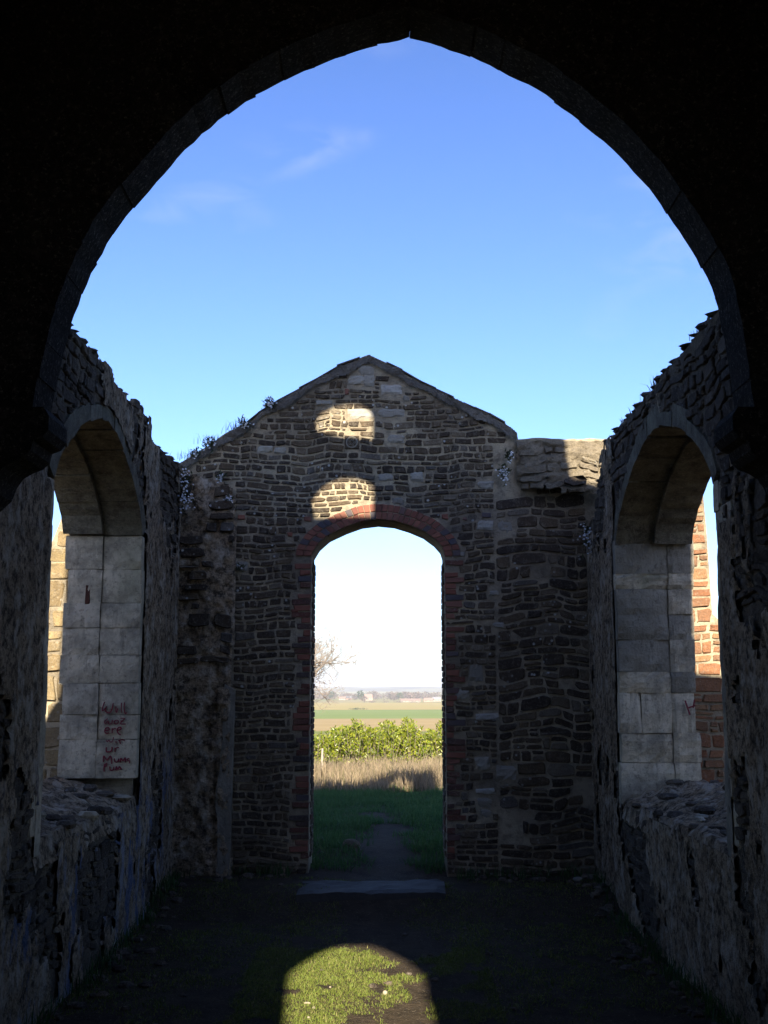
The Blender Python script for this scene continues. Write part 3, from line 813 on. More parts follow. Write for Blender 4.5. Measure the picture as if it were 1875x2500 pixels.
    for k in range(26):
        d, y = rng.uniform(0.0, WT), rng.uniform(y_near, y_far); z = sill_z(d, y); V, Fc = [], []
        a_, b_, c_ = rng.uniform(0.03, 0.09), rng.uniform(0.03, 0.08), rng.uniform(0.015, 0.035)
        for rs, zz in ((0.8, -0.6), (1.0, 0.3), (0.7, 1.0)):
            for m_ in range(6):
                an = m_ * math.pi / 3 + rng.uniform(-0.3, 0.3)
                V.append((sgn * (WX + d) + a_ * rs * math.cos(an), y + b_ * rs * math.sin(an), z + c_ * zz))
        for jr in (0, 1):
            for m_ in range(6): Fc.append((jr * 6 + m_, jr * 6 + (m_ + 1) % 6, jr * 6 + 6 + (m_ + 1) % 6, jr * 6 + 6 + m_))
        Fc.append(tuple(range(12, 18)))
        mesh_obj('sill_stone', V, Fc, 'side_stone' if rng.random() < 0.7 else 'limestone', core)
    return core
left_top = [(120, 745), (168, 799), (202, 831), (240, 869), (263, 897), (272, 935), (304, 963), (313, 984), (342, 986), (361, 1024), (362, 1074), (380, 1090), (430, 1131), (446, 1140)]
right_top = [(1800, 700), (1755, 755), (1732, 772), (1700, 815), (1668, 850), (1630, 900), (1600, 940), (1570, 975), (1520, 1030), (1487, 1070), (1470, 1120), (1462, 1180), (1452, 1270), (1424, 1262)]
YFL, YFR = 8.94, 9.33
left_wall = side_wall(-1, 'nave_wall', 'roofless rubble side wall on the left, its window jamb marked with red graffiti', left_top, 6.52, YFL, 2.76, 3.37, 0.78,
                      [1309, 1390, 1472, 1533, 1599, 1668, 1744, 1805, 1900], 243, 'plaster_blue', 21)
right_wall = side_wall(1, 'nave_wall', 'roofless rubble side wall on the right, its window jamb eroded and free of writing', right_top, 6.52, YFR, 2.74, 3.36, 0.74,
                       [1318, 1400, 1438, 1500, 1562, 1640, 1692, 1790, 1862, 1965], 1636, 'plaster', 22)

# ------------------------------------------------------------------ the dark arch the viewer looks through
Y1, Y2 = 5.25, 5.5
frA = lambda s, t, d: (s, Y1 - d, t)
K = 1875 / 1659
lp = [(150, 705), (180, 620), (205, 575), (255, 485), (320, 410), (400, 318), (500, 235), (590, 183), (675, 142), (790, 100), (885, 79)]
rp = [(985, 107), (1070, 145), (1165, 192), (1265, 270), (1330, 325), (1410, 412), (1470, 500), (1505, 555), (1535, 615), (1553, 660)]
big = [onY(x * K, y * K, Y2) for x, y in lp + rp]
big = [(-1.585, 2.84), (-1.56, 3.05)] + big + [(1.655, 3.05), (1.675, 2.84)]
ia = big.index(max(big, key=lambda p: p[1]))
half_l = smooth_line(big[:ia + 1], 80, 4); half_r = smooth_line(big[ia:], 80, 4)
bigd = half_l + half_r[1:]
bige = offset(bigd, 0.03)
TOPZ = 5.36
aw_poly = [(-2.45, 2.55), (-1.86, 2.55), (-1.86, 2.84)] + [bige[0]] + bige[1:-1] + [bige[-1]] + [(1.86, 2.84), (1.86, 2.55), (2.45, 2.55), (2.45, TOPZ), (-2.45, TOPZ)]
arch_wall = prism('arch_wall', [aw_poly], frA, 0, -(Y2 - Y1), 'shaded_arch', origin=(0, 5.25, 2.5))
tag(arch_wall, 'dark pointed stone arch in the foreground framing the roofless nave', 'arch')
rng = random.Random(5)
for hl in (half_l, half_r):
    nv = 17
    dn = resample(hl, nv * 6); de = resample(offset(hl, 0.30), nv * 6)
    for k in range(nv):
        i0, i1 = k * 6, k * 6 + 6
        j = lambda: rng.uniform(-0.006, 0.008)
        off = rng.uniform(-0.003, 0.003)
        poly = []
        for q_ in (0, 2, 4, 6):
            p = dn[i0 + q_]; e = de[i0 + q_]; l_ = math.hypot(e[0] - p[0], e[1] - p[1])
            kk = (off + rng.uniform(-0.004, 0.004)) / l_
            poly.append((p[0] + (e[0] - p[0]) * kk, p[1] + (e[1] - p[1]) * kk))
        poly += [de[i1], de[i1 - 3], de[i0]]
        prism('voussoir', [poly], frA, 0.015 + rng.uniform(0, 0.01), -(Y2 - Y1) - 0.012, 'shaded_arch', arch_wall)
# moulded corbels carrying the arch
for sgn in (-1, 1):
    xo = 0.0 if sgn < 0 else 0.06
    pr = [(1.90, 2.86), (1.40 + xo, 2.86), (1.375 + xo, 2.82), (1.375 + xo, 2.755), (1.40 + xo, 2.72), (1.44 + xo, 2.705), (1.45 + xo, 2.66), (1.48 + xo, 2.63), (1.53 + xo, 2.61), (1.57 + xo, 2.585), (1.60 + xo, 2.54), (1.62 + xo, 2.48), (1.67 + xo, 2.43), (1.76 + xo * 0.5, 2.37), (1.90, 2.32)]
    pr = [(sgn * min(1.9, a_ + 0.13), b_) for a_, b_ in pr]
    prism('corbel', [pr], lambda s, t, d: (s, Y1 - d, t), 0.04, -(Y2 - Y1) - 0.02, 'shaded_arch', arch_wall)

# unseen upper tower wall; outline and openings shaped to cast shade and sun patches
def lift(x, z, ywall):                      # a point on the gable followed back along the sun to the wall
    dy = YG - ywall
    return (x - SUN_DX * dy, z + SUN_T * dy)
YA, YB = 5.12, 5.38
def opening(px_top, px_bot):
    up = [lift(*onY(u, v, YG), YA) for u, v in px_top]
    dn = [lift(*onY(u, v, YG), YB) for u, v in px_bot]
    return up + dn
op1 = opening([(757, 1240), (775, 1207), (800, 1184), (835, 1171), (870, 1172), (897, 1180), (911, 1190)], [(911, 1262), (840, 1262), (770, 1264)])
op2 = opening([(766, 1040), (785, 1014), (815, 997), (845, 990), (880, 991), (900, 1003), (909, 1018)], [(909, 1072), (840, 1066), (775, 1052)])
op3 = [(0.24, 7.52), (0.56, 7.52), (0.58, 7.88), (0.50, 7.98), (0.37, 7.99), (0.27, 7.90)]
upl = jag([(2.38, TOPZ), (2.37, 6.22), (1.74, 6.26), (1.70, 6.6), (1.72, 7.40), (1.02, 7.46), (0.98, 8.20), (0.5, 8.24), (0.22, 8.20), (-0.02, 7.92), (-0.6, 7.88), (-2.0, 7.86), (-2.45, 7.74), (-2.5, TOPZ)], 0.06, 0.03, 8)
upper = prism('tower_shade_wall', [upl, op1, op2, op3], lambda s, t, d: (s, YA - d, t), 0, -(YB - YA), 'mortar', arch_wall)

# the tower room behind the viewer: walls, floor over and a high window to the south
room = empty('tower_room', (0, 1.5, -0.1))
tag(room, 'dark enclosed tower room behind the foreground arch', 'tower')
YS0, YS1 = -1.3, -0.9
sw = lambda x, y, yw: (x - SUN_DX * (y - yw), gz(0, y) + SUN_T * (y - yw))
wtop = [sw(*onZ(u, v, -0.13), YS0) for u, v in [(694, 2440), (697, 2384), (768, 2334), (865, 2294), (957, 2322), (1036, 2384), (1040, 2440)]]
wbot = [sw(x, 5.2, YS1) for x in (wtop[-1][0] + 0.01, wtop[0][0] + 0.03)]
wtop = smooth_line(wtop, 40, 14)
win = wtop + wbot
prism('wall', [[(-2.5, -0.5), (2.5, -0.5), (2.5, TOPZ), (-2.5, TOPZ)], win], lambda s, t, d: (s, YS0 - d, t), 0, -(YS1 - YS0), 'plaster', room)
for sgn in (-1, 1):
    prism('wall', [[(YS0, -0.5), (5.21, -0.5), (5.21, TOPZ), (YS0, TOPZ)]], lambda s, t, d: (sgn * (WX - d), s, t), 0.0, -0.62, 'plaster', room)
prism('upper_floor', [[(-2.5, YS0), (2.5, YS0), (2.5, Y2 - 0.03), (-2.5, Y2 - 0.03)]], lambda s, t, d: (s, t, TOPZ - d), -0.004, -0.2, 'bark', room)
# unseen stub walls beside the tower, shaped to shade the buttresses outside the windows
for pl in ([(2.42, -0.4), (4.6, -0.4), (4.6, 3.9), (2.9, 4.15), (2.42, 4.22)], [(-2.42, -0.4), (-4.6, -0.4), (-4.6, 2.9), (-2.9, 3.2), (-2.72, 3.55), (-2.42, 4.05)]):
    prism('buttress', [pl], lambda s, t, d: (s, 4.9 - d, t), 0, -0.5, 'plaster', room)  # shading stub wall rather than a buttress

# ------------------------------------------------------------------ buttresses seen through the windows
def buttress(name, label, outline, y0, mat, hr, wr, seed):
    rng = random.Random(seed)
    fr = lambda s, t, d: (s, y0 - d, t)
    cxm = sum(p[0] for p in outline) / len(outline)
    core = prism(name, [outline], fr, 0, -0.9, 'mortar', origin=(cxm, y0, 0))
    tag(core, label, 'buttress')
    xs = [p[0] for p in outline]
    st = courses(Region(outline), min(xs), max(xs), 0.0, max(p[1] for p in outline), *hr, *wr, rng, 0.016, None, 0.03, seed, 0.2, (5.0, 16.0))
    lay_stones(st, fr, core, mat, rng, depth=(0.006, 0.02))
    return core
buttress('buttress', 'sunlit yellowish rubble buttress seen through the left window', [(-3.3, -0.2), (-2.43, -0.2), (-2.43, 3.20), (-2.62, 2.98), (-2.72, 2.70), (-3.3, 2.30)], 9.55, 'yellow_stone', (0.11, 0.24), (0.16, 0.42), 31)
buttress('buttress', 'sunlit rusty red ironstone buttress seen through the right window', [(2.43, -0.2), (2.77, -0.2), (2.75, 0.9), (2.79, 1.35), (2.76, 1.9), (2.80, 2.12), (2.70, 2.22), (2.68, 2.9), (2.66, 3.28), (2.60, 3.36), (2.43, 3.36)], 9.78, 'lit_iron', (0.06, 0.14), (0.09, 0.24), 32)

# ------------------------------------------------------------------ graffiti lettering on the left window jamb (spray strokes)
def stroke_geo(pts, wd, V, Fc, fr, d):
    k0 = len(V); n = len(pts)
    for i, p in enumerate(pts):
        a = pts[max(0, i - 1)]; b = pts[min(n - 1, i + 1)]
        tx, ty = b[0] - a[0], b[1] - a[1]; l_ = math.hypot(tx, ty) or 1; nx_, ny_ = -ty / l_ * wd / 2, tx / l_ * wd / 2
        for sx, dd in ((1, d - 0.004), (0.8, d), (-0.8, d), (-1, d - 0.004)): V.append(fr(p[0] + nx_ * sx, p[1] + ny_ * sx, dd))
    for i in range(n - 1):
        for q_ in range(3): Fc.append((k0 + i * 4 + q_, k0 + i * 4 + q_ + 1, k0 + i * 4 + q_ + 5, k0 + i * 4 + q_ + 4))
def curve_pts(ctrl, n=8):
    p = [ctrl[0]] + list(ctrl) + [ctrl[-1]]; out = []
    for i in range(1, len(p) - 2):
        for k in range(n):
            t = k / n; a, b, c, d = p[i - 1], p[i], p[i + 1], p[i + 2]
            out.append(tuple(0.5 * (2 * b[m] + (c[m] - a[m]) * t + (2 * a[m] - 5 * b[m] + 4 * c[m] - d[m]) * t * t + (3 * b[m] - a[m] - 3 * c[m] + d[m]) * t ** 3) for m in (0, 1)))
    out.append(ctrl[-1]); return out
G = 4.425
letters = [  # strokes traced in the enlarged detail
    ('W', [[(470, 1165), (452, 1215), (445, 1262), (475, 1240), (490, 1215), (478, 1262), (520, 1285), (550, 1240), (562, 1180)]]),
    ('i', [[(590, 1215), (592, 1280)], [(612, 1235), (605, 1260), (600, 1285)]]),
    ('l', [[(652, 1175), (650, 1230), (655, 1285)]]), ('l', [[(685, 1172), (680, 1230), (690, 1290), (712, 1280)]]),
    ('w', [[(505, 1345), (470, 1375), (475, 1400), (505, 1375), (515, 1405), (545, 1395), (555, 1360)]]),
    ('o', [[(600, 1362), (575, 1375), (580, 1402), (608, 1400), (618, 1372), (600, 1362)]]),
    ('z', [[(640, 1342), (690, 1345)], [(690, 1345), (640, 1400), (700, 1405)], [(640, 1372), (675, 1372)]]),
    ('e', [[(470, 1478), (515, 1470), (512, 1445), (485, 1448), (470, 1480), (485, 1505), (520, 1500)]]),
    ('r', [[(552, 1450), (550, 1505)], [(552, 1470), (575, 1452), (595, 1455)]]),
    ('e', [[(605, 1475), (645, 1462), (640, 1440), (615, 1448), (605, 1480), (622, 1510), (645, 1522)]]),
    ('w', [[(485, 1580), (500, 1595), (515, 1578), (530, 1598), (555, 1590), (565, 1545)]]),
    ('i', [[(590, 1590), (595, 1612)], [(598, 1572), (600, 1576)]]),
    ('t', [[(630, 1580), (640, 1622)], [(615, 1585), (660, 1575), (690, 1585)]]),
    ('u', [[(488, 1655), (488, 1700), (520, 1705), (545, 1690), (550, 1650)]]),
    ('r', [[(580, 1660), (582, 1705)], [(582, 1680), (600, 1660), (625, 1660)]]),
    ('m', [[(455, 1815), (460, 1750), (495, 1795), (530, 1750), (545, 1800), (545, 1835)]]),
    ('u', [[(575, 1775), (580, 1810), (605, 1815), (620, 1780), (622, 1815)]]),
    ('m', [[(640, 1820), (645, 1775), (668, 1800), (690, 1770), (695, 1820)]]),
    ('s', [[(738, 1775), (712, 1785), (720, 1800), (740, 1805), (735, 1830)]]),
    ('f', [[(468, 1835), (462, 1880), (465, 1920)], [(468, 1862), (500, 1855)], [(470, 1840), (500, 1832)]]),
    ('u', [[(525, 1862), (530, 1900), (560, 1900), (570, 1865)]]),
    ('m', [[(590, 1905), (595, 1865), (612, 1895), (630, 1865), (650, 1900)]]),
]
frT = lambda s, t, d: (s, YFL - d, t)
V, Fc = [], []
for ch, sts in letters:
    for s_ in sts:
        pts = [onY(150 + x / G, 1450 + y / G, YFL) for x, y in s_]
        stroke_geo(curve_pts(pts, 6), rng.uniform(0.007, 0.011), V, Fc, frT, 0.0125)
gr = mesh_obj('graffiti_writing', V, Fc, 'graffiti', left_wall)
gr['label'] = 'red hand-sprayed words on the pale window jamb'
V, Fc = [], []
for s_ in ([(1670, 1710), (1682, 1745)], [(1693, 1708), (1690, 1728)], [(1678, 1728), (1695, 1722)]):
    pts = [onY(u, v, YFR) for u, v in s_]
    stroke_geo(curve_pts(pts, 4), 0.012, V, Fc, lambda s, t, d: (s, YFR - d, t), 0.036)
mesh_obj('graffiti_mark', V, Fc, 'graffiti', right_wall)
# rusty iron bar let into the jamb
a = onY(214, 1475, YFL); b = onY(214, 1428, YFL)
V, Fc = block_geo(rect(a[0] - 0.022, a[0] + 0.02, a[1], b[1]), frT, 0.014, -0.02, 0.006, 0.006, rng)
ib = mesh_obj('iron_cramp', V, Fc, 'rust', left_wall); ib['label'] = 'rusted iron cramp in a slot of the jamb'

# ------------------------------------------------------------------ step slab and stones on the ground
sl = [onZ(u, v, 0.03) for u, v in [(722, 2180), (1088, 2176), (1084, 2146), (737, 2150)]]
slab = rough_block('stone_step', sl, lambda s, t, d: (s, t, d + 0.010 * N(s * 4, t * 5, 2.0)), 0.030, -0.2, 'slab', None, 0.012, 3.0, rng, 18, 6)
tag(slab, 'long worn grey stone step lying before the doorway', 'step')
def lump(name, x, y, a, b, c, mat, seed, sink=0.3):
    r_ = random.Random(seed); z = gz(x, y); V, Fc = [], []
    lv = [(0.7, -sink), (1.0, 0.25), (0.85, 0.7), (0.4, 1.0)]
    for rs, zz in lv:
        for m_ in range(8):
            an = m_ * math.pi / 4 + r_.uniform(-0.15, 0.15); q_ = rs * r_.uniform(0.85, 1.1)
            V.append((x + a * q_ * math.cos(an), y + b * q_ * math.sin(an), z + c * zz))
    for j in range(3):
        for m_ in range(8): Fc.append((j * 8 + m_, j * 8 + (m_ + 1) % 8, j * 8 + 8 + (m_ + 1) % 8, j * 8 + 8 + m_))
    Fc.append(tuple(range(24, 32)))
    return mesh_obj(name, V, Fc, mat, origin=(x, y, z), smooth=True)
for (u, v, a_, b_, c_, lab) in [(940, 2431, 0.026, 0.022, 0.034, 'upright white pebble on the bare soil at the right of the sunlit patch'),
                                (806, 2416, 0.013, 0.015, 0.015, 'tiny cream pebble in the grass at the centre-left of the sunlit patch'),
                                (753, 2489, 0.016, 0.014, 0.014, 'white pebble at the bottom left edge of the sunlit patch'),
                                (766, 2467, 0.016, 0.02, 0.016, 'small brown stone left of centre in the sunlit patch, above the white pebble'),
                                (750, 2455, 0.034, 0.016, 0.016, 'flat tan stone in the grass near the left edge of the sunlit patch')]:
    x, y = onZ(u, v, -0.13)
    tag(lump('pebble', x, y, a_ * 0.62, b_ * 0.62, c_ * 0.62, 'pebble', u), lab, 'pebble', 'pebbles in the sunlit patch')
x, y = onZ(856, 2085, 0.05)
tag(lump('loose_stone', x, y, 0.09, 0.07, 0.08, 'side_stone', 3), 'rounded grey stone in the grass left of the path in the doorway', 'stone')
x, y = onZ(1412, 2183, -0.1)
tag(lump('loose_stone', x, y, 0.05, 0.05, 0.03, 'pale', 4), 'small pale stone at the foot of the right wall near the gable', 'stone')

# ------------------------------------------------------------------ grass
def blades(name, pts, hts, wds, lean, mat, seed, origin=(0, 0, 0), kind='stuff', parent=None):
    r_ = np.random.default_rng(seed); n = len(pts); pts = np.asarray(pts, float)
    an = r_.uniform(0, 2 * np.pi, n); ln = np.abs(r_.normal(0, lean, n)); fa = r_.uniform(0, 2 * np.pi, n)
    dx, dy = np.cos(an) * ln * hts, np.sin(an) * ln * hts
    wx, wy = np.cos(fa) * wds / 2, np.sin(fa) * wds / 2
    V = np.zeros((n, 5, 3)); z = pts[:, 2] - 0.01
    V[:, 0] = np.c_[pts[:, 0] - wx, pts[:, 1] - wy, z]; V[:, 1] = np.c_[pts[:, 0] + wx, pts[:, 1] + wy, z]
    mx, my, mz = pts[:, 0] + dx * 0.35, pts[:, 1] + dy * 0.35, z + hts * 0.55
    V[:, 2] = np.c_[mx + wx * 0.8, my + wy * 0.8, mz]; V[:, 3] = np.c_[mx - wx * 0.8, my - wy * 0.8, mz]
    V[:, 4] = np.c_[pts[:, 0] + dx, pts[:, 1] + dy, z + hts * np.sqrt(np.maximum(0.15, 1 - ln ** 2 * 0.5))]
    b = (np.arange(n) * 5)[:, None]
    T = np.concatenate([b + [0, 1, 2], b + [0, 2, 3], b + [3, 2, 4]], 0)
    o = big_mesh(name, V.reshape(-1, 3), T, mat, parent, origin)
    o['kind'] = kind or 'thing'
    return o
def path_x(y): return 0.12 * smooth(10, 7, y) if y < 10 else -0.02
def soil(x, y):
    """bare earth: the trodden path and scattered worn places"""
    p = abs(x - (0.20 - 0.20 * smooth(7.0, 9.5, y))) - 0.19 * smooth(6.3, 7.2, y) * (1 - 0.9 * smooth(12, 16, y)) - 0.28 * fbm(x * 2.6, y * 1.7, 2) + 0.02
    if y > 16.5: p = 1
    return min(p, 0.9 if y > 11 else 0.36 - fbm(x * 2.3 + 3.7, y * 1.9, 4.0))
r_ = np.random.default_rng(3)
pts = []
for x, y in r_.uniform((-1.82, 5.3), (1.82, 10.4), (60000, 2)):
    s_ = soil(x, y)
    if s_ > 0.12 * r_.random(): pts.append((x, y, gz(x, y)))
pts = np.array(pts)
h_ = r_.uniform(0.015, 0.042, len(pts)) * (0.8 + 0.5 * np.array([N(p[0] * 4, p[1] * 4, 1) for p in pts]))
o = blades('short_grass', pts, h_, r_.uniform(0.004, 0.008, len(pts)), 0.8, 'grass', 4)
tag(o, 'short worn grass on the floor of the roofless nave', 'grass', kind='stuff')
pts = []
for x, y in r_.uniform((-0.85, 5.3), (0.65, 8.4), (120000, 2)):
    if soil(x, y) > 0.10 * r_.random(): pts.append((x, y, gz(x, y)))
pts = np.array(pts)
o = blades('fine_turf', pts, r_.uniform(0.010, 0.030, len(pts)), r_.uniform(0.0025, 0.005, len(pts)), 0.9, 'grass', 14)
tag(o, 'fine green turf in the middle of the nave floor where the sun falls', 'grass', kind='stuff')
pts = []
for x, y in r_.uniform((-4.0, 10.7), (4.0, 19.2), (110000, 2)):
    if y < YG + GT + 0.05 and not (DXL < x < DXR): continue
    if abs(x) > 1.3 + (y - 10) * 0.15: continue
    if soil(x, y) > 0.16 * r_.random(): pts.append((x, y, gz(x, y)))
pts = np.array(pts)
o = blades('meadow_grass', pts, r_.uniform(0.05, 0.13, len(pts)) * (0.8 + 0.7 * np.array([N(p[0] * 1.3, p[1] * 1.3, 1) for p in pts])), r_.uniform(0.006, 0.012, len(pts)), 0.6, 'meadow_grass', 5)
tag(o, 'green grass in shadow beyond the doorway', 'grass', kind='stuff')
pts = []
for x, y in r_.uniform((-5.2, 18.4), (5.2, 22.6), (64000, 2)):
    if y < 18.6 + 0.25 * N(x * 1.2, 0.5) + 0.1 * r_.random(): continue
    if abs(x) > 1.6 + (y - 10) * 0.18: continue
    if N(x * 0.9, y * 0.9, 6) + 0.45 > r_.random() * 0.9: pts.append((x, y, gz(x, y)))
pts = np.array(pts)
o = blades('dry_grass', pts, r_.uniform(0.16, 0.44, len(pts)) * (0.9 + 0.6 * np.array([N(p[0] * 1.1, p[1] * 1.1, 1) for p in pts])), r_.uniform(0.007, 0.013, len(pts)), 0.38, 'dry', 6)
tag(o, 'tall straw-coloured dry grass in front of the laurel shrubs', 'grass', kind='stuff')
# a tuft or two of long grass where the meadow meets the straw
# fallen fragments and weeds along the feet of the walls
V, Fc = [], []; fr_ = random.Random(77)
for k in range(260):
    if k < 190:
        sg = fr_.choice((-1, 1)); x = sg * (1.80 - abs(fr_.gauss(0, 0.13))); y = fr_.uniform(5.6, 10.5)
    elif k < 225:
        x = fr_.uniform(-1.8, 1.8); y = 10.52 - abs(fr_.gauss(0, 0.10))
        if -0.8 < x < 0.6: continue
    else:
        x, y = fr_.uniform(-1.7, 1.7), fr_.uniform(6.2, 10.2)
    r0 = fr_.uniform(0.012, 0.05) * (0.6 if k >= 225 else 1); z = gz(x, y); k0 = len(V)
    for rs, zz in ((0.9, -0.4), (1.0, 0.35), (0.6, 0.8)):
        for m_ in range(6):
            an = m_ * math.pi / 3 + fr_.uniform(-0.3, 0.3); V.append((x + r0 * rs * math.cos(an) * fr_.uniform(0.8, 1.3), y + r0 * rs * math.sin(an), z + r0 * zz * 0.8))
    for jr in (0, 1):
        for m_ in range(6): Fc.append((k0 + jr * 6 + m_, k0 + jr * 6 + (m_ + 1) % 6, k0 + jr * 6 + 6 + (m_ + 1) % 6, k0 + jr * 6 + 6 + m_))
    Fc.append(tuple(range(k0 + 12, k0 + 18)))
tag(mesh_obj('fallen_rubble', V, Fc, 'side_stone', origin=(0, 8, -0.13)), 'small fallen stone fragments strewn along the feet of the walls', 'rubble', kind='stuff')
pts = []
for x, y in r_.uniform((-1.84, 5.4), (1.84, 10.58), (40000, 2)):
    e_ = min(1.84 - abs(x), (10.58 - y) if not (-0.8 < x < 0.6) else 9)
    if e_ < 0.16 * r_.random() + 0.12 * N(x * 3, y * 3, 5): pts.append((x, y, gz(x, y)))
pts = np.array(pts)
o = blades('wall_foot_weeds', pts, r_.uniform(0.04, 0.16, len(pts)), r_.uniform(0.004, 0.009, len(pts)), 0.5, 'meadow_grass', 15)
tag(o, 'longer weeds growing along the feet of the walls', 'grass', kind='stuff')
# ------------------------------------------------------------------ laurel shrubs
def leaf_cloud(centres, dirs, ln, wd, rnd):
    """pointed leaves: one quad pair folded on the midrib"""
    n = len(centres); c = np.asarray(centres); d = np.asarray(dirs); d /= np.linalg.norm(d, axis=1)[:, None]
    q = rnd.normal(0, 1, (n, 3)); s = np.cross(d, q); s /= np.linalg.norm(s, axis=1)[:, None]
    up = np.cross(s, d)
    l_ = ln * rnd.uniform(0.7, 1.2, n)[:, None]; w_ = wd * rnd.uniform(0.8, 1.2, n)[:, None]
    V = np.stack([c, c + d * l_ * 0.45 + s * w_ * 0.5 + up * w_ * 0.15, c + d * l_, c + d * l_ * 0.45 - s * w_ * 0.5 + up * w_ * 0.15], 1)
    b = (np.arange(n) * 4)[:, None]
    return V.reshape(-1, 3), np.concatenate([b + [0, 1, 2], b + [0, 2, 3]], 0)
def tube(path, r0, r1, V, Fc, sides=5):
    k0 = len(V); n = len(path)
    for i, p in enumerate(path):
        a = Vector(path[max(0, i - 1)]); b = Vector(path[min(n - 1, i + 1)]); t = (b - a).normalized()
        s = t.cross(Vector((0.3, 0.2, 1)) if abs(t.z) < 0.9 else Vector((1, 0, 0))).normalized(); q_ = t.cross(s)
        r = r0 + (r1 - r0) * i / (n - 1)
        for m_ in range(sides):
            an = 2 * math.pi * m_ / sides
            V.append(tuple(Vector(p) + s * r * math.cos(an) + q_ * r * math.sin(an)))
    for i in range(n - 1):
        for m_ in range(sides): Fc.append((k0 + i * sides + m_, k0 + i * sides + (m_ + 1) % sides, k0 + (i + 1) * sides + (m_ + 1) % sides, k0 + (i + 1) * sides + m_))
YH = 24.3
def shrub(x, wdt, hgt, label, seed):
    rn = np.random.default_rng(seed); y = YH + rn.uniform(-0.2, 0.2); z = gz(x, y)
    root = empty('laurel_shrub', (x, y, z)); tag(root, label, 'shrub', 'laurel shrubs along the boundary')
    V, Fc = [], []; C, D = [], []
    ns = int(60 * wdt)
    for k in range(ns):
        bx, by = rn.normal(0, wdt * 0.27), rn.normal(0, 0.28)
        ed = max(0.45, 1 - (abs(bx) / (wdt * 0.62)) ** 2 * 0.75) * rn.uniform(0.70, 1.0)
        h = hgt * ed
        pth = [(x + bx * 0.45, y + by * 0.45, z), (x + bx * 0.8, y + by * 0.8, z + h * 0.5), (x + bx + rn.normal(0, 0.03), y + by, z + h)]
        tube(pth, 0.009, 0.003, V, Fc, 4)
        nl = int(h * 80)
        for i in range(nl):
            t = rn.uniform(0.08, 1.0) ** 0.75
            p0, p1, p2 = (np.array(q_) for q_ in pth)
            p = p0 + (p1 - p0) * t * 2 if t < 0.5 else p1 + (p2 - p1) * (t - 0.5) * 2
            an = i * 2.4 + rn.uniform(-0.4, 0.4)
            C.append(p); D.append((math.cos(an), math.sin(an), rn.uniform(0.35, 1.3)))
    mesh_obj('stems', V, Fc, 'bark', root, origin=(x, y, z))
    LV, LT = leaf_cloud(C, D, 0.078, 0.027, rn)
    big_mesh('foliage', LV, LT, 'laurel', root, (x, y, z))
def ux(u, Y): return (u - 937.5) * Y / F * 1.0
for u, wd_, h_, lab in [(772, 1.0, 0.98, 'laurel shrub at the left edge of the doorway, low and broad'),
                        (822, 0.85, 1.10, 'laurel shrub behind the wooden post, second from the left'),
                        (868, 0.8, 1.36, 'tallest laurel shrub with a spiry top left of the doorway centre'),
                        (910, 0.85, 1.12, 'laurel shrub at the middle of the doorway between taller ones'),
                        (948, 0.9, 1.28, 'bushy laurel shrub just right of the doorway centre'),
                        (997, 0.95, 1.34, 'tall rounded laurel shrub left of the gap in the hedge'),
                        (1050, 0.55, 1.04, 'low laurel shrub right of the gap in the hedge'),
                        (1092, 0.95, 1.30, 'laurel shrub at the right edge of the doorway')]:
    shrub(ux(u, YH), wd_, h_ * 0.74, lab, u)
for u, wd_, h_, lab in [(718, 1.0, 1.15, 'laurel shrub mostly hidden behind the left door jamb'), (660, 1.0, 1.2, 'laurel shrub hidden furthest behind the wall left of the doorway'), (1150, 1.0, 1.2, 'laurel shrub hidden behind the right door jamb')]:
    shrub(ux(u, YH), wd_, h_ * 0.74, lab, u)
# wooden post in the dry grass
px_, py_ = ux(788, 21.0), 21.0
V, Fc = [], []
tube([(px_, py_, gz(px_, py_) - 0.1), (px_ + 0.01, py_, gz(px_, py_) + 0.4), (px_ + 0.015, py_, gz(px_, py_) + 0.55)], 0.022, 0.018, V, Fc, 8); Fc.append(tuple(range(16, 24)))
tag(mesh_obj('fence_post', V, Fc, 'post', origin=(px_, py_, gz(px_, py_))), 'short grey wooden post standing in the dry grass at left', 'post')

# ------------------------------------------------------------------ bare tree beyond the doorway
def bare_tree(x, y, hgt, label, seed):
    rn = random.Random(seed); z = gz(x, y)
    root = empty('bare_tree', (x, y, z)); tag(root, label, 'tree')
    V, Fc = [], []; TV, TF = [], []
    def grow(p, d, ln, r, lvl):
        pth = [tuple(p)]; q_ = Vector(p); dd = Vector(d)
        for k in range(4):
            dd = (dd + Vector((rn.gauss(0, 0.16), rn.gauss(0, 0.16), rn.gauss(0.03, 0.12)))).normalized()
            q_ = q_ + dd * ln / 4; pth.append(tuple(q_))
        tgt = (V, Fc) if lvl < 2 else (TV, TF)
        tube(pth, r, r * 0.5, *tgt, sides=6 if lvl < 2 else 3)
        if lvl >= 5: return
        n = [6, 5, 5, 4, 4][lvl]
        for k in range(n):
            t = rn.uniform(0.35, 1.0) if lvl else rn.uniform(0.45, 1.0)
            i = min(3, int(t * 4)); a = Vector(pth[i]); b = Vector(pth[i + 1]); s = a + (b - a) * (t * 4 - i)
            ax = Vector((rn.gauss(0, 1), rn.gauss(0, 1), rn.gauss(0.15, 0.6))).normalized()
            nd = (dd * 0.75 + ax * 0.95).normalized()
            grow(s, nd, ln * rn.uniform(0.52, 0.78), max(0.005, r * 0.5), lvl + 1)
    grow((x, y, z - 0.1), (0.02, 0, 1), hgt * 0.42, 0.10, 0)
    mesh_obj('trunk', V, Fc, 'bark', root, origin=(x, y, z), smooth=True)
    big_mesh('twigs', np.array(TV), np.array(TF), 'twig', root, (x, y, z))
bare_tree(-3.1, 42, 5.9, 'leafless tree reaching in from the left of the doorway', 6)

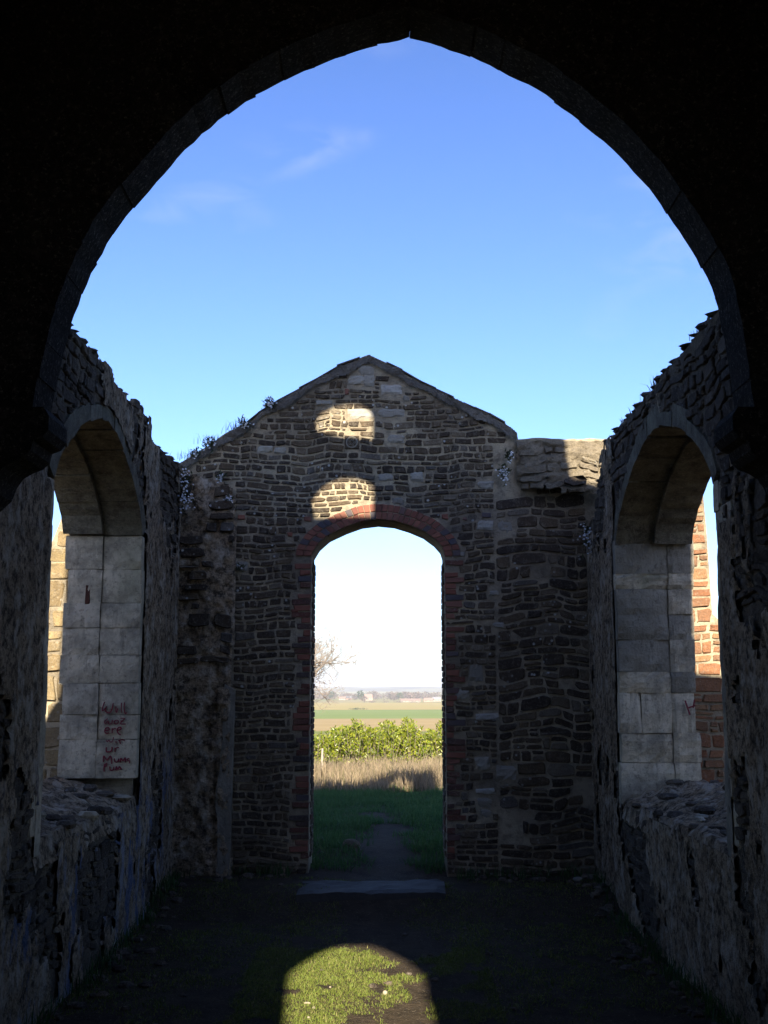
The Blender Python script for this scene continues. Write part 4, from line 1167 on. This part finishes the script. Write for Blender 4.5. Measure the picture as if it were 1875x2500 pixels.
# ------------------------------------------------------------------ far landscape: village, woods, hedges, hills
def house(u, v, wd, hw, hr, dp, Y, wall, roof, label, rot=0.0):
    x = ux(u, Y) * 1.0; z = gz(x, Y)
    root = empty('house', (x, Y, z)); root.rotation_euler = (0, 0, rot); tag(root, label, 'house')
    root_w = WL[root.name]
    def part(nm, vv, ff, mt):
        o = mesh_obj(nm, [(x + a_, Y + b_, z + c_) for a_, b_, c_ in vv], ff, mt, root, origin=(x, Y, z)); return o
    wd *= 0.85; hw *= 0.75; hr *= 0.75
    h = wd / 2; e = dp / 2
    part('walls', [(-h, -e, -2), (h, -e, -2), (h, e, -2), (-h, e, -2), (-h, -e, hw), (h, -e, hw), (h, e, hw), (-h, e, hw), (-h, 0, hw + hr), (h, 0, hw + hr)],
         [(0, 1, 5, 4), (1, 2, 6, 9, 5), (2, 3, 7, 6), (3, 0, 4, 8, 7)], wall)
    o = 0.5
    part('roof', [(-h - o, -e - o, hw - 0.3), (h + o, -e - o, hw - 0.3), (h + o, 0, hw + hr + 0.2), (-h - o, 0, hw + hr + 0.2), (h + o, e + o, hw - 0.3), (-h - o, e + o, hw - 0.3)], [(0, 1, 2, 3), (3, 2, 4, 5)], roof)
    nwin = max(2, int(wd / 4))
    for k in range(nwin):
        wx_ = -h + wd * (k + 0.5) / nwin
        part('window', [(wx_ - 0.6, -e - 0.05, hw * 0.35), (wx_ + 0.6, -e - 0.05, hw * 0.35), (wx_ + 0.6, -e - 0.05, hw * 0.7), (wx_ - 0.6, -e - 0.05, hw * 0.7), (wx_ - 0.6, -e + 0.1, hw * 0.35), (wx_ + 0.6, -e + 0.1, hw * 0.35)], [(0, 1, 2, 3), (0, 4, 5, 1)], 'window_dark')
M['window_dark'] = simple('dark_glazing', [(0, (0.05, 0.05, 0.055))], 3, 0.2)
M['cream_wall'] = simple('cream_wall', [(0, (0.30, 0.25, 0.19)), (0.5, (0.26, 0.215, 0.165))], 0.2)
M['brick_wall'] = simple('far_brick_wall', [(0, (0.36, 0.22, 0.15)), (0.5, (0.32, 0.19, 0.13))], 0.2)
M['tile_roof'] = simple('tile_roof', [(0, (0.24, 0.155, 0.12)), (0.5, (0.20, 0.14, 0.11))], 0.2)
M['slate_roof'] = simple('slate_roof', [(0, (0.20, 0.20, 0.21)), (0.5, (0.16, 0.16, 0.17))], 0.2)
house(899, 1700, 13, 6.5, 5.5, 9, 1750, 'cream_wall', 'tile_roof', 'largest pale house in the far village, left of centre', 0.3)
house(838, 1702, 12, 4, 3, 8, 1850, 'cream_wall', 'tile_roof', 'small cream house at the left of the far village', -0.2)
house(852, 1702, 10, 4, 3, 8, 1900, 'brick_wall', 'slate_roof', 'small brick house beside the cream one at the left of the village', 0.1)
house(1001, 1712, 30, 3.5, 2.5, 10, 1560, 'cream_wall', 'tile_roof', 'long low pale barn in front of the far wood', 0.05)
house(1045, 1712, 14, 3.5, 3, 8, 1600, 'brick_wall', 'tile_roof', 'brick cottage right of the long low barn', -0.15)
house(1064, 1712, 13, 4.5, 3, 8, 1640, 'cream_wall', 'slate_roof', 'cream cottage at the right edge of the doorway view', 0.1)
house(1002, 1700, 12, 5, 4, 8, 1900, 'cream_wall', 'tile_roof', 'cream house among trees behind the long low barn', 0.2)

def woods(name, label, boxes, hts, wds, mat, seed, nl=110):
    rn = np.random.default_rng(seed); VV, TT, k = [], [], 0
    for (x0, x1, y0, y1, n) in boxes:
        for _ in range(n):
            x, y = rn.uniform(x0, x1), rn.uniform(y0, y1); z = gz(x, y); h = rn.uniform(*hts); w_ = rn.uniform(*wds)
            # trunk
            C = rn.normal(0, 1, (nl, 3)); C /= np.linalg.norm(C, axis=1)[:, None]; C *= rn.uniform(0.55, 1.0, nl)[:, None] ** 0.5
            c = np.c_[x + C[:, 0] * w_ / 2, y + C[:, 1] * w_ / 2, z + h * 0.55 + C[:, 2] * h * 0.46]
            s = rn.normal(0, 1, (nl, 3, 3)) * (h * 0.085)
            tri = c[:, None, :] + s
            VV.append(tri.reshape(-1, 3)); TT.append(np.arange(k, k + nl * 3).reshape(-1, 3)); k += nl * 3
            tr = np.array([(x - 0.25, y, z - 0.5), (x + 0.25, y, z - 0.5), (x, y, z + h * 0.7)]); VV.append(tr); TT.append(np.array([[k, k + 1, k + 2]])); k += 3
    o = big_mesh(name, np.concatenate(VV), np.concatenate(TT), mat); tag(o, label, 'woodland', kind='stuff')
M['winter_wood'] = simple('winter_wood', [(0, (0.105, 0.078, 0.066)), (0.4, (0.15, 0.11, 0.088)), (0.7, (0.09, 0.085, 0.055))], 0.05)
M['evergreen'] = simple('dark_evergreen', [(0, (0.035, 0.055, 0.025)), (0.5, (0.05, 0.07, 0.03))], 0.05)
woods('far_woodland', 'brownish leafless woods across the plain behind the village', [(-420, 420, 1950, 2300, 240), (-60, 300, 1750, 1950, 40), (-420, -60, 1800, 1950, 30)], (7, 13), (9, 18), 'winter_wood', 51)
woods('field_hedge', 'dark low hedge lines at the far side of the stubble field', [(-25, 45, 1490, 1500, 24), (-260, -60, 1500, 1530, 40), (60, 260, 1500, 1530, 30)], (2.0, 3.6), (6, 9), 'winter_wood', 52, 60)
woods('field_hedge', 'dark isolated hedge strip in the middle of the fields', [(-26, -13, 925, 932, 16)], (1.2, 2.0), (2, 4), 'evergreen', 53, 60)
def far_tree(u, Y, h, wd_, mat, label, seed):
    rn = np.random.default_rng(seed); x = ux(u, Y); z = gz(x, Y); root = empty('field_tree', (x, Y, z)); tag(root, label, 'tree')
    V, Fc = [], []; tube([(x, Y, z - 0.5), (x + 0.1, Y, z + h * 0.3), (x, Y, z + h * 0.7)], h * 0.035, h * 0.01, V, Fc, 6)
    mesh_obj('trunk', V, Fc, 'bark', root, origin=(x, Y, z))
    nl = 260; C = rn.normal(0, 1, (nl, 3)); C /= np.linalg.norm(C, axis=1)[:, None]; C *= rn.uniform(0.2, 1.0, nl)[:, None] ** 0.5
    c = np.c_[x + C[:, 0] * wd_ / 2, Y + C[:, 1] * wd_ / 2, z + h * 0.6 + C[:, 2] * h * 0.42]
    tri = (c[:, None, :] + rn.normal(0, 1, (nl, 3, 3)) * h * 0.05).reshape(-1, 3)
    big_mesh('crown', tri, np.arange(nl * 3).reshape(-1, 3), mat, root, (x, Y, z))
far_tree(891, 1440, 9, 11, 'winter_wood', 'round bare tree standing in the fields below the pale house', 61)
far_tree(880, 1745, 15, 11, 'evergreen', 'tall dark evergreen beside the largest pale house', 62)
far_tree(810, 1780, 14, 10, 'evergreen', 'dark evergreen at the left of the far village', 63)
far_tree(976, 1700, 12, 12, 'evergreen', 'dark evergreen among the brown woods near the doorway centre', 64)

# hills on the horizon
xs = np.linspace(-2600, 2600, 130); ys = np.linspace(4200, 7000, 26)
V = []
for y in ys:
    for x in xs:
        k = smooth(4200, 5600, y)
        V.append((x, y, -14 + k * (27 + 9 * fbm(x / 700, 1.7, 2.0) + 3.0 * fbm(x / 160, y / 400, 4.0)) + 1.2 * N(x / 45, y / 60, 2) * k))
nx2 = len(xs); Fc = [(j * nx2 + i, j * nx2 + i + 1, (j + 1) * nx2 + i + 1, (j + 1) * nx2 + i) for j in range(len(ys) - 1) for i in range(nx2 - 1)]
def hills_mat():
    m, t, b = new_mat('wooded_hills'); q = NT(t)
    c = q.mix(q.ramp(q.noise(q.coord((0.004, 0.0025, 0.02)), 1.0, 6, 0.7), 0.42, 0.6), (0.17, 0.16, 0.085), (0.075, 0.07, 0.055)); q.l(c, b.inputs['Base Color']); return m
M['hills'] = hills_mat()
hl = mesh_obj('hills', V, Fc, 'hills', origin=(0, 4200, 0), smooth=True); hl['kind'] = 'structure'

# ------------------------------------------------------------------ plants on the ruin
def flower_clump(pos, normal, rad, n_leaf, n_flow, label, seed, hang=0.0):
    rn = np.random.default_rng(seed); root = empty('wall_flower', pos); tag(root, label, 'plant', 'white flowers growing on the ruin')
    p = np.array(pos); nrm = np.array(normal, float)
    C = p + rn.normal(0, rad * 0.45, (n_leaf, 3)) * (1, 0.6, 1) + nrm * rad * 0.25; C[:, 2] -= hang * np.abs(rn.normal(0, 1, n_leaf))
    D = rn.normal(0, 0.7, (n_leaf, 3)) + nrm + np.array((0, 0, 0.4))
    LV, LT = leaf_cloud(C, D, 0.05, 0.016, rn); big_mesh('leaves', LV, LT, 'plant', root, pos)
    V, T = [], []; k = 0
    for i in range(n_flow):
        c = p + rn.normal(0, rad * 0.5, 3) * (1, 0.3, 1) + nrm * (rad * 0.5 + 0.015); c[2] -= hang * abs(rn.normal(0, 1))
        ax = nrm + np.array((0, 0, 0.5)) + rn.normal(0, 0.3, 3); ax /= np.linalg.norm(ax); s = np.cross(ax, (0.3, 0.1, 1)); s /= np.linalg.norm(s); q = np.cross(ax, s)
        r0 = rn.uniform(0.009, 0.014)
        V.append(c + ax * 0.003); V += [c + (s * math.cos(a_) + q * math.sin(a_)) * r0 * (1 if m_ % 2 else 0.55) for m_, a_ in enumerate(np.arange(8) * math.pi / 4)]
        T += [(k, k + 1 + m_, k + 1 + (m_ + 1) % 8) for m_ in range(8)]; k += 9
    big_mesh('flowers', np.array(V), np.array(T), 'petal', root, pos)['kind'] = 'stuff'
def gp(u, v, d=0.03): s, t = onY(u, v, YG); return (s, YG - d, t)
FL = [(660, 992, 0.075, 70, 34, 0.0, 'white flowering clump highest up the left slope of the gable'),
      (600, 1040, 0.08, 70, 26, 0.0, 'white flowering clump midway down the left slope of the gable'),
      (515, 1085, 0.07, 50, 14, 0.02, 'sparse white flowers low on the left slope of the gable'),
      (480, 1110, 0.06, 40, 12, 0.02, 'white flowers on the left shoulder of the gable beside the side wall'),
      (541, 1165, 0.05, 40, 18, 0.03, 'white flowers hanging on the gable face below its left shoulder'),
      (560, 1222, 0.055, 70, 42, 0.02, 'dense round tuft of white flowers on the left of the gable face'),
      (588, 1386, 0.03, 40, 6, 0.01, 'little green tuft under a pale block left of the doorway'),
      (1242, 1112, 0.05, 50, 18, 0.02, 'white flowers just below the right shoulder of the gable'),
      (1228, 1148, 0.06, 70, 40, 0.06, 'hanging white flowers on the gable face by the right vertical joint')]
for i, (u, v, rd, nl, nf, hg, lab) in enumerate(FL): flower_clump(gp(u, v, 0.05), (0, -1, 0.1), rd * 0.72, nl, nf, lab, 70 + i, hg)
for i, (u, v, rd, nl, nf, hg, lab) in enumerate([(456, 1165, 0.06, 50, 34, 0.06, 'upper white flowers trailing down the left corner of the nave'),
                                                 (455, 1215, 0.07, 50, 44, 0.06, 'lower white flowers trailing down the left corner of the nave')]):
    flower_clump(gp(u, v, 0.14), (0.4, -1, 0.1), rd, nl, nf, lab, 90 + i, hg)
for i, (u, v, rd, nl, nf, hg, lab) in enumerate([(1430, 1290, 0.055, 60, 46, 0.10, 'white flowers hanging in the right corner of the nave')]):
    flower_clump(gp(u, v, 0.12), (-0.4, -1, 0.1), rd, nl, nf, lab, 95 + i, hg)
def tuft(pos, n, h, sp, label, seed):
    rn = np.random.default_rng(seed); p = np.array(pos) + np.c_[rn.normal(0, sp, n), rn.normal(0, 0.05, n), np.zeros(n)]
    o = blades('grass_tuft', p, rn.uniform(0.5, 1.0, n) * h, rn.uniform(0.004, 0.008, n), 0.5, 'moss', seed, tuple(pos), None)
    tag(o, label, 'grass tuft', 'grass tufts on the wall tops')
    root = o
def gt(u, v): s, t = onY(u, v, YG); return (s, YG + 0.06, t - 0.015)
for i, (u, v, n, h, sp, lab) in enumerate([(665, 992, 60, 0.09, 0.05, 'grass tuft beside the highest flowers on the left slope of the gable'),
                                           (590, 1045, 130, 0.12, 0.07, 'grass tuft midway on the left slope of the gable'),
                                           (530, 1075, 120, 0.11, 0.09, 'grass tuft on the lower left slope of the gable'),
                                           (470, 1112, 90, 0.10, 0.07, 'grass tuft on the left shoulder of the gable'),
                                           (1262, 1092, 50, 0.07, 0.04, 'grass tuft under the right end of the gable slope')]):
    tuft(gt(u, v), n, h, sp, lab, 110 + i)
def st_(u, v, X): y, z = onX(u, v, X); return (X * 1.03, y, z - 0.02)
for i, (u, v, n, h, lab) in enumerate([(1590, 945, 70, 0.13, 'wiry grass tuft highest of the cluster on the right wall top'), (1570, 975, 60, 0.11, 'grass tuft midway down the right wall top'),
                                       (1545, 1000, 50, 0.09, 'grass tuft lower down the right wall top'), (1700, 812, 60, 0.08, 'small grass tuft high on the right wall near the dark arch'),
                                       (1520, 1028, 40, 0.08, 'grass tuft lowest on the right wall top')]):
    p = st_(u, v, WX); tuft(p, n, h, 0.03, lab, 130 + i)

# ------------------------------------------------------------------ haze over the plain
def box_obj(name, lo, hi):
    v = [(x, y, z) for x in (lo[0], hi[0]) for y in (lo[1], hi[1]) for z in (lo[2], hi[2])]
    f = [(0, 1, 3, 2), (4, 6, 7, 5), (0, 4, 5, 1), (2, 3, 7, 6), (0, 2, 6, 4), (1, 5, 7, 3)]
    m = bpy.data.materials.new('haze'); m.use_nodes = True; t = m.node_tree; t.nodes.clear()
    o_ = t.nodes.new('ShaderNodeOutputMaterial'); pv = t.nodes.new('ShaderNodeVolumePrincipled')
    pv.inputs['Color'].default_value = (0.86, 0.91, 1.0, 1); pv.inputs['Density'].default_value = 0.00013; pv.inputs['Anisotropy'].default_value = 0.0
    t.links.new(pv.outputs[0], o_.inputs['Volume']); M['haze'] = m
    h = mesh_obj(name, v, f, 'haze', origin=(0, 0, 0)); h['kind'] = 'stuff'; h['label'] = 'thin pale haze over the plain'; h['category'] = 'haze'
    return h
box_obj('haze', (-7000, -400, -40), (7000, 9900, 60))
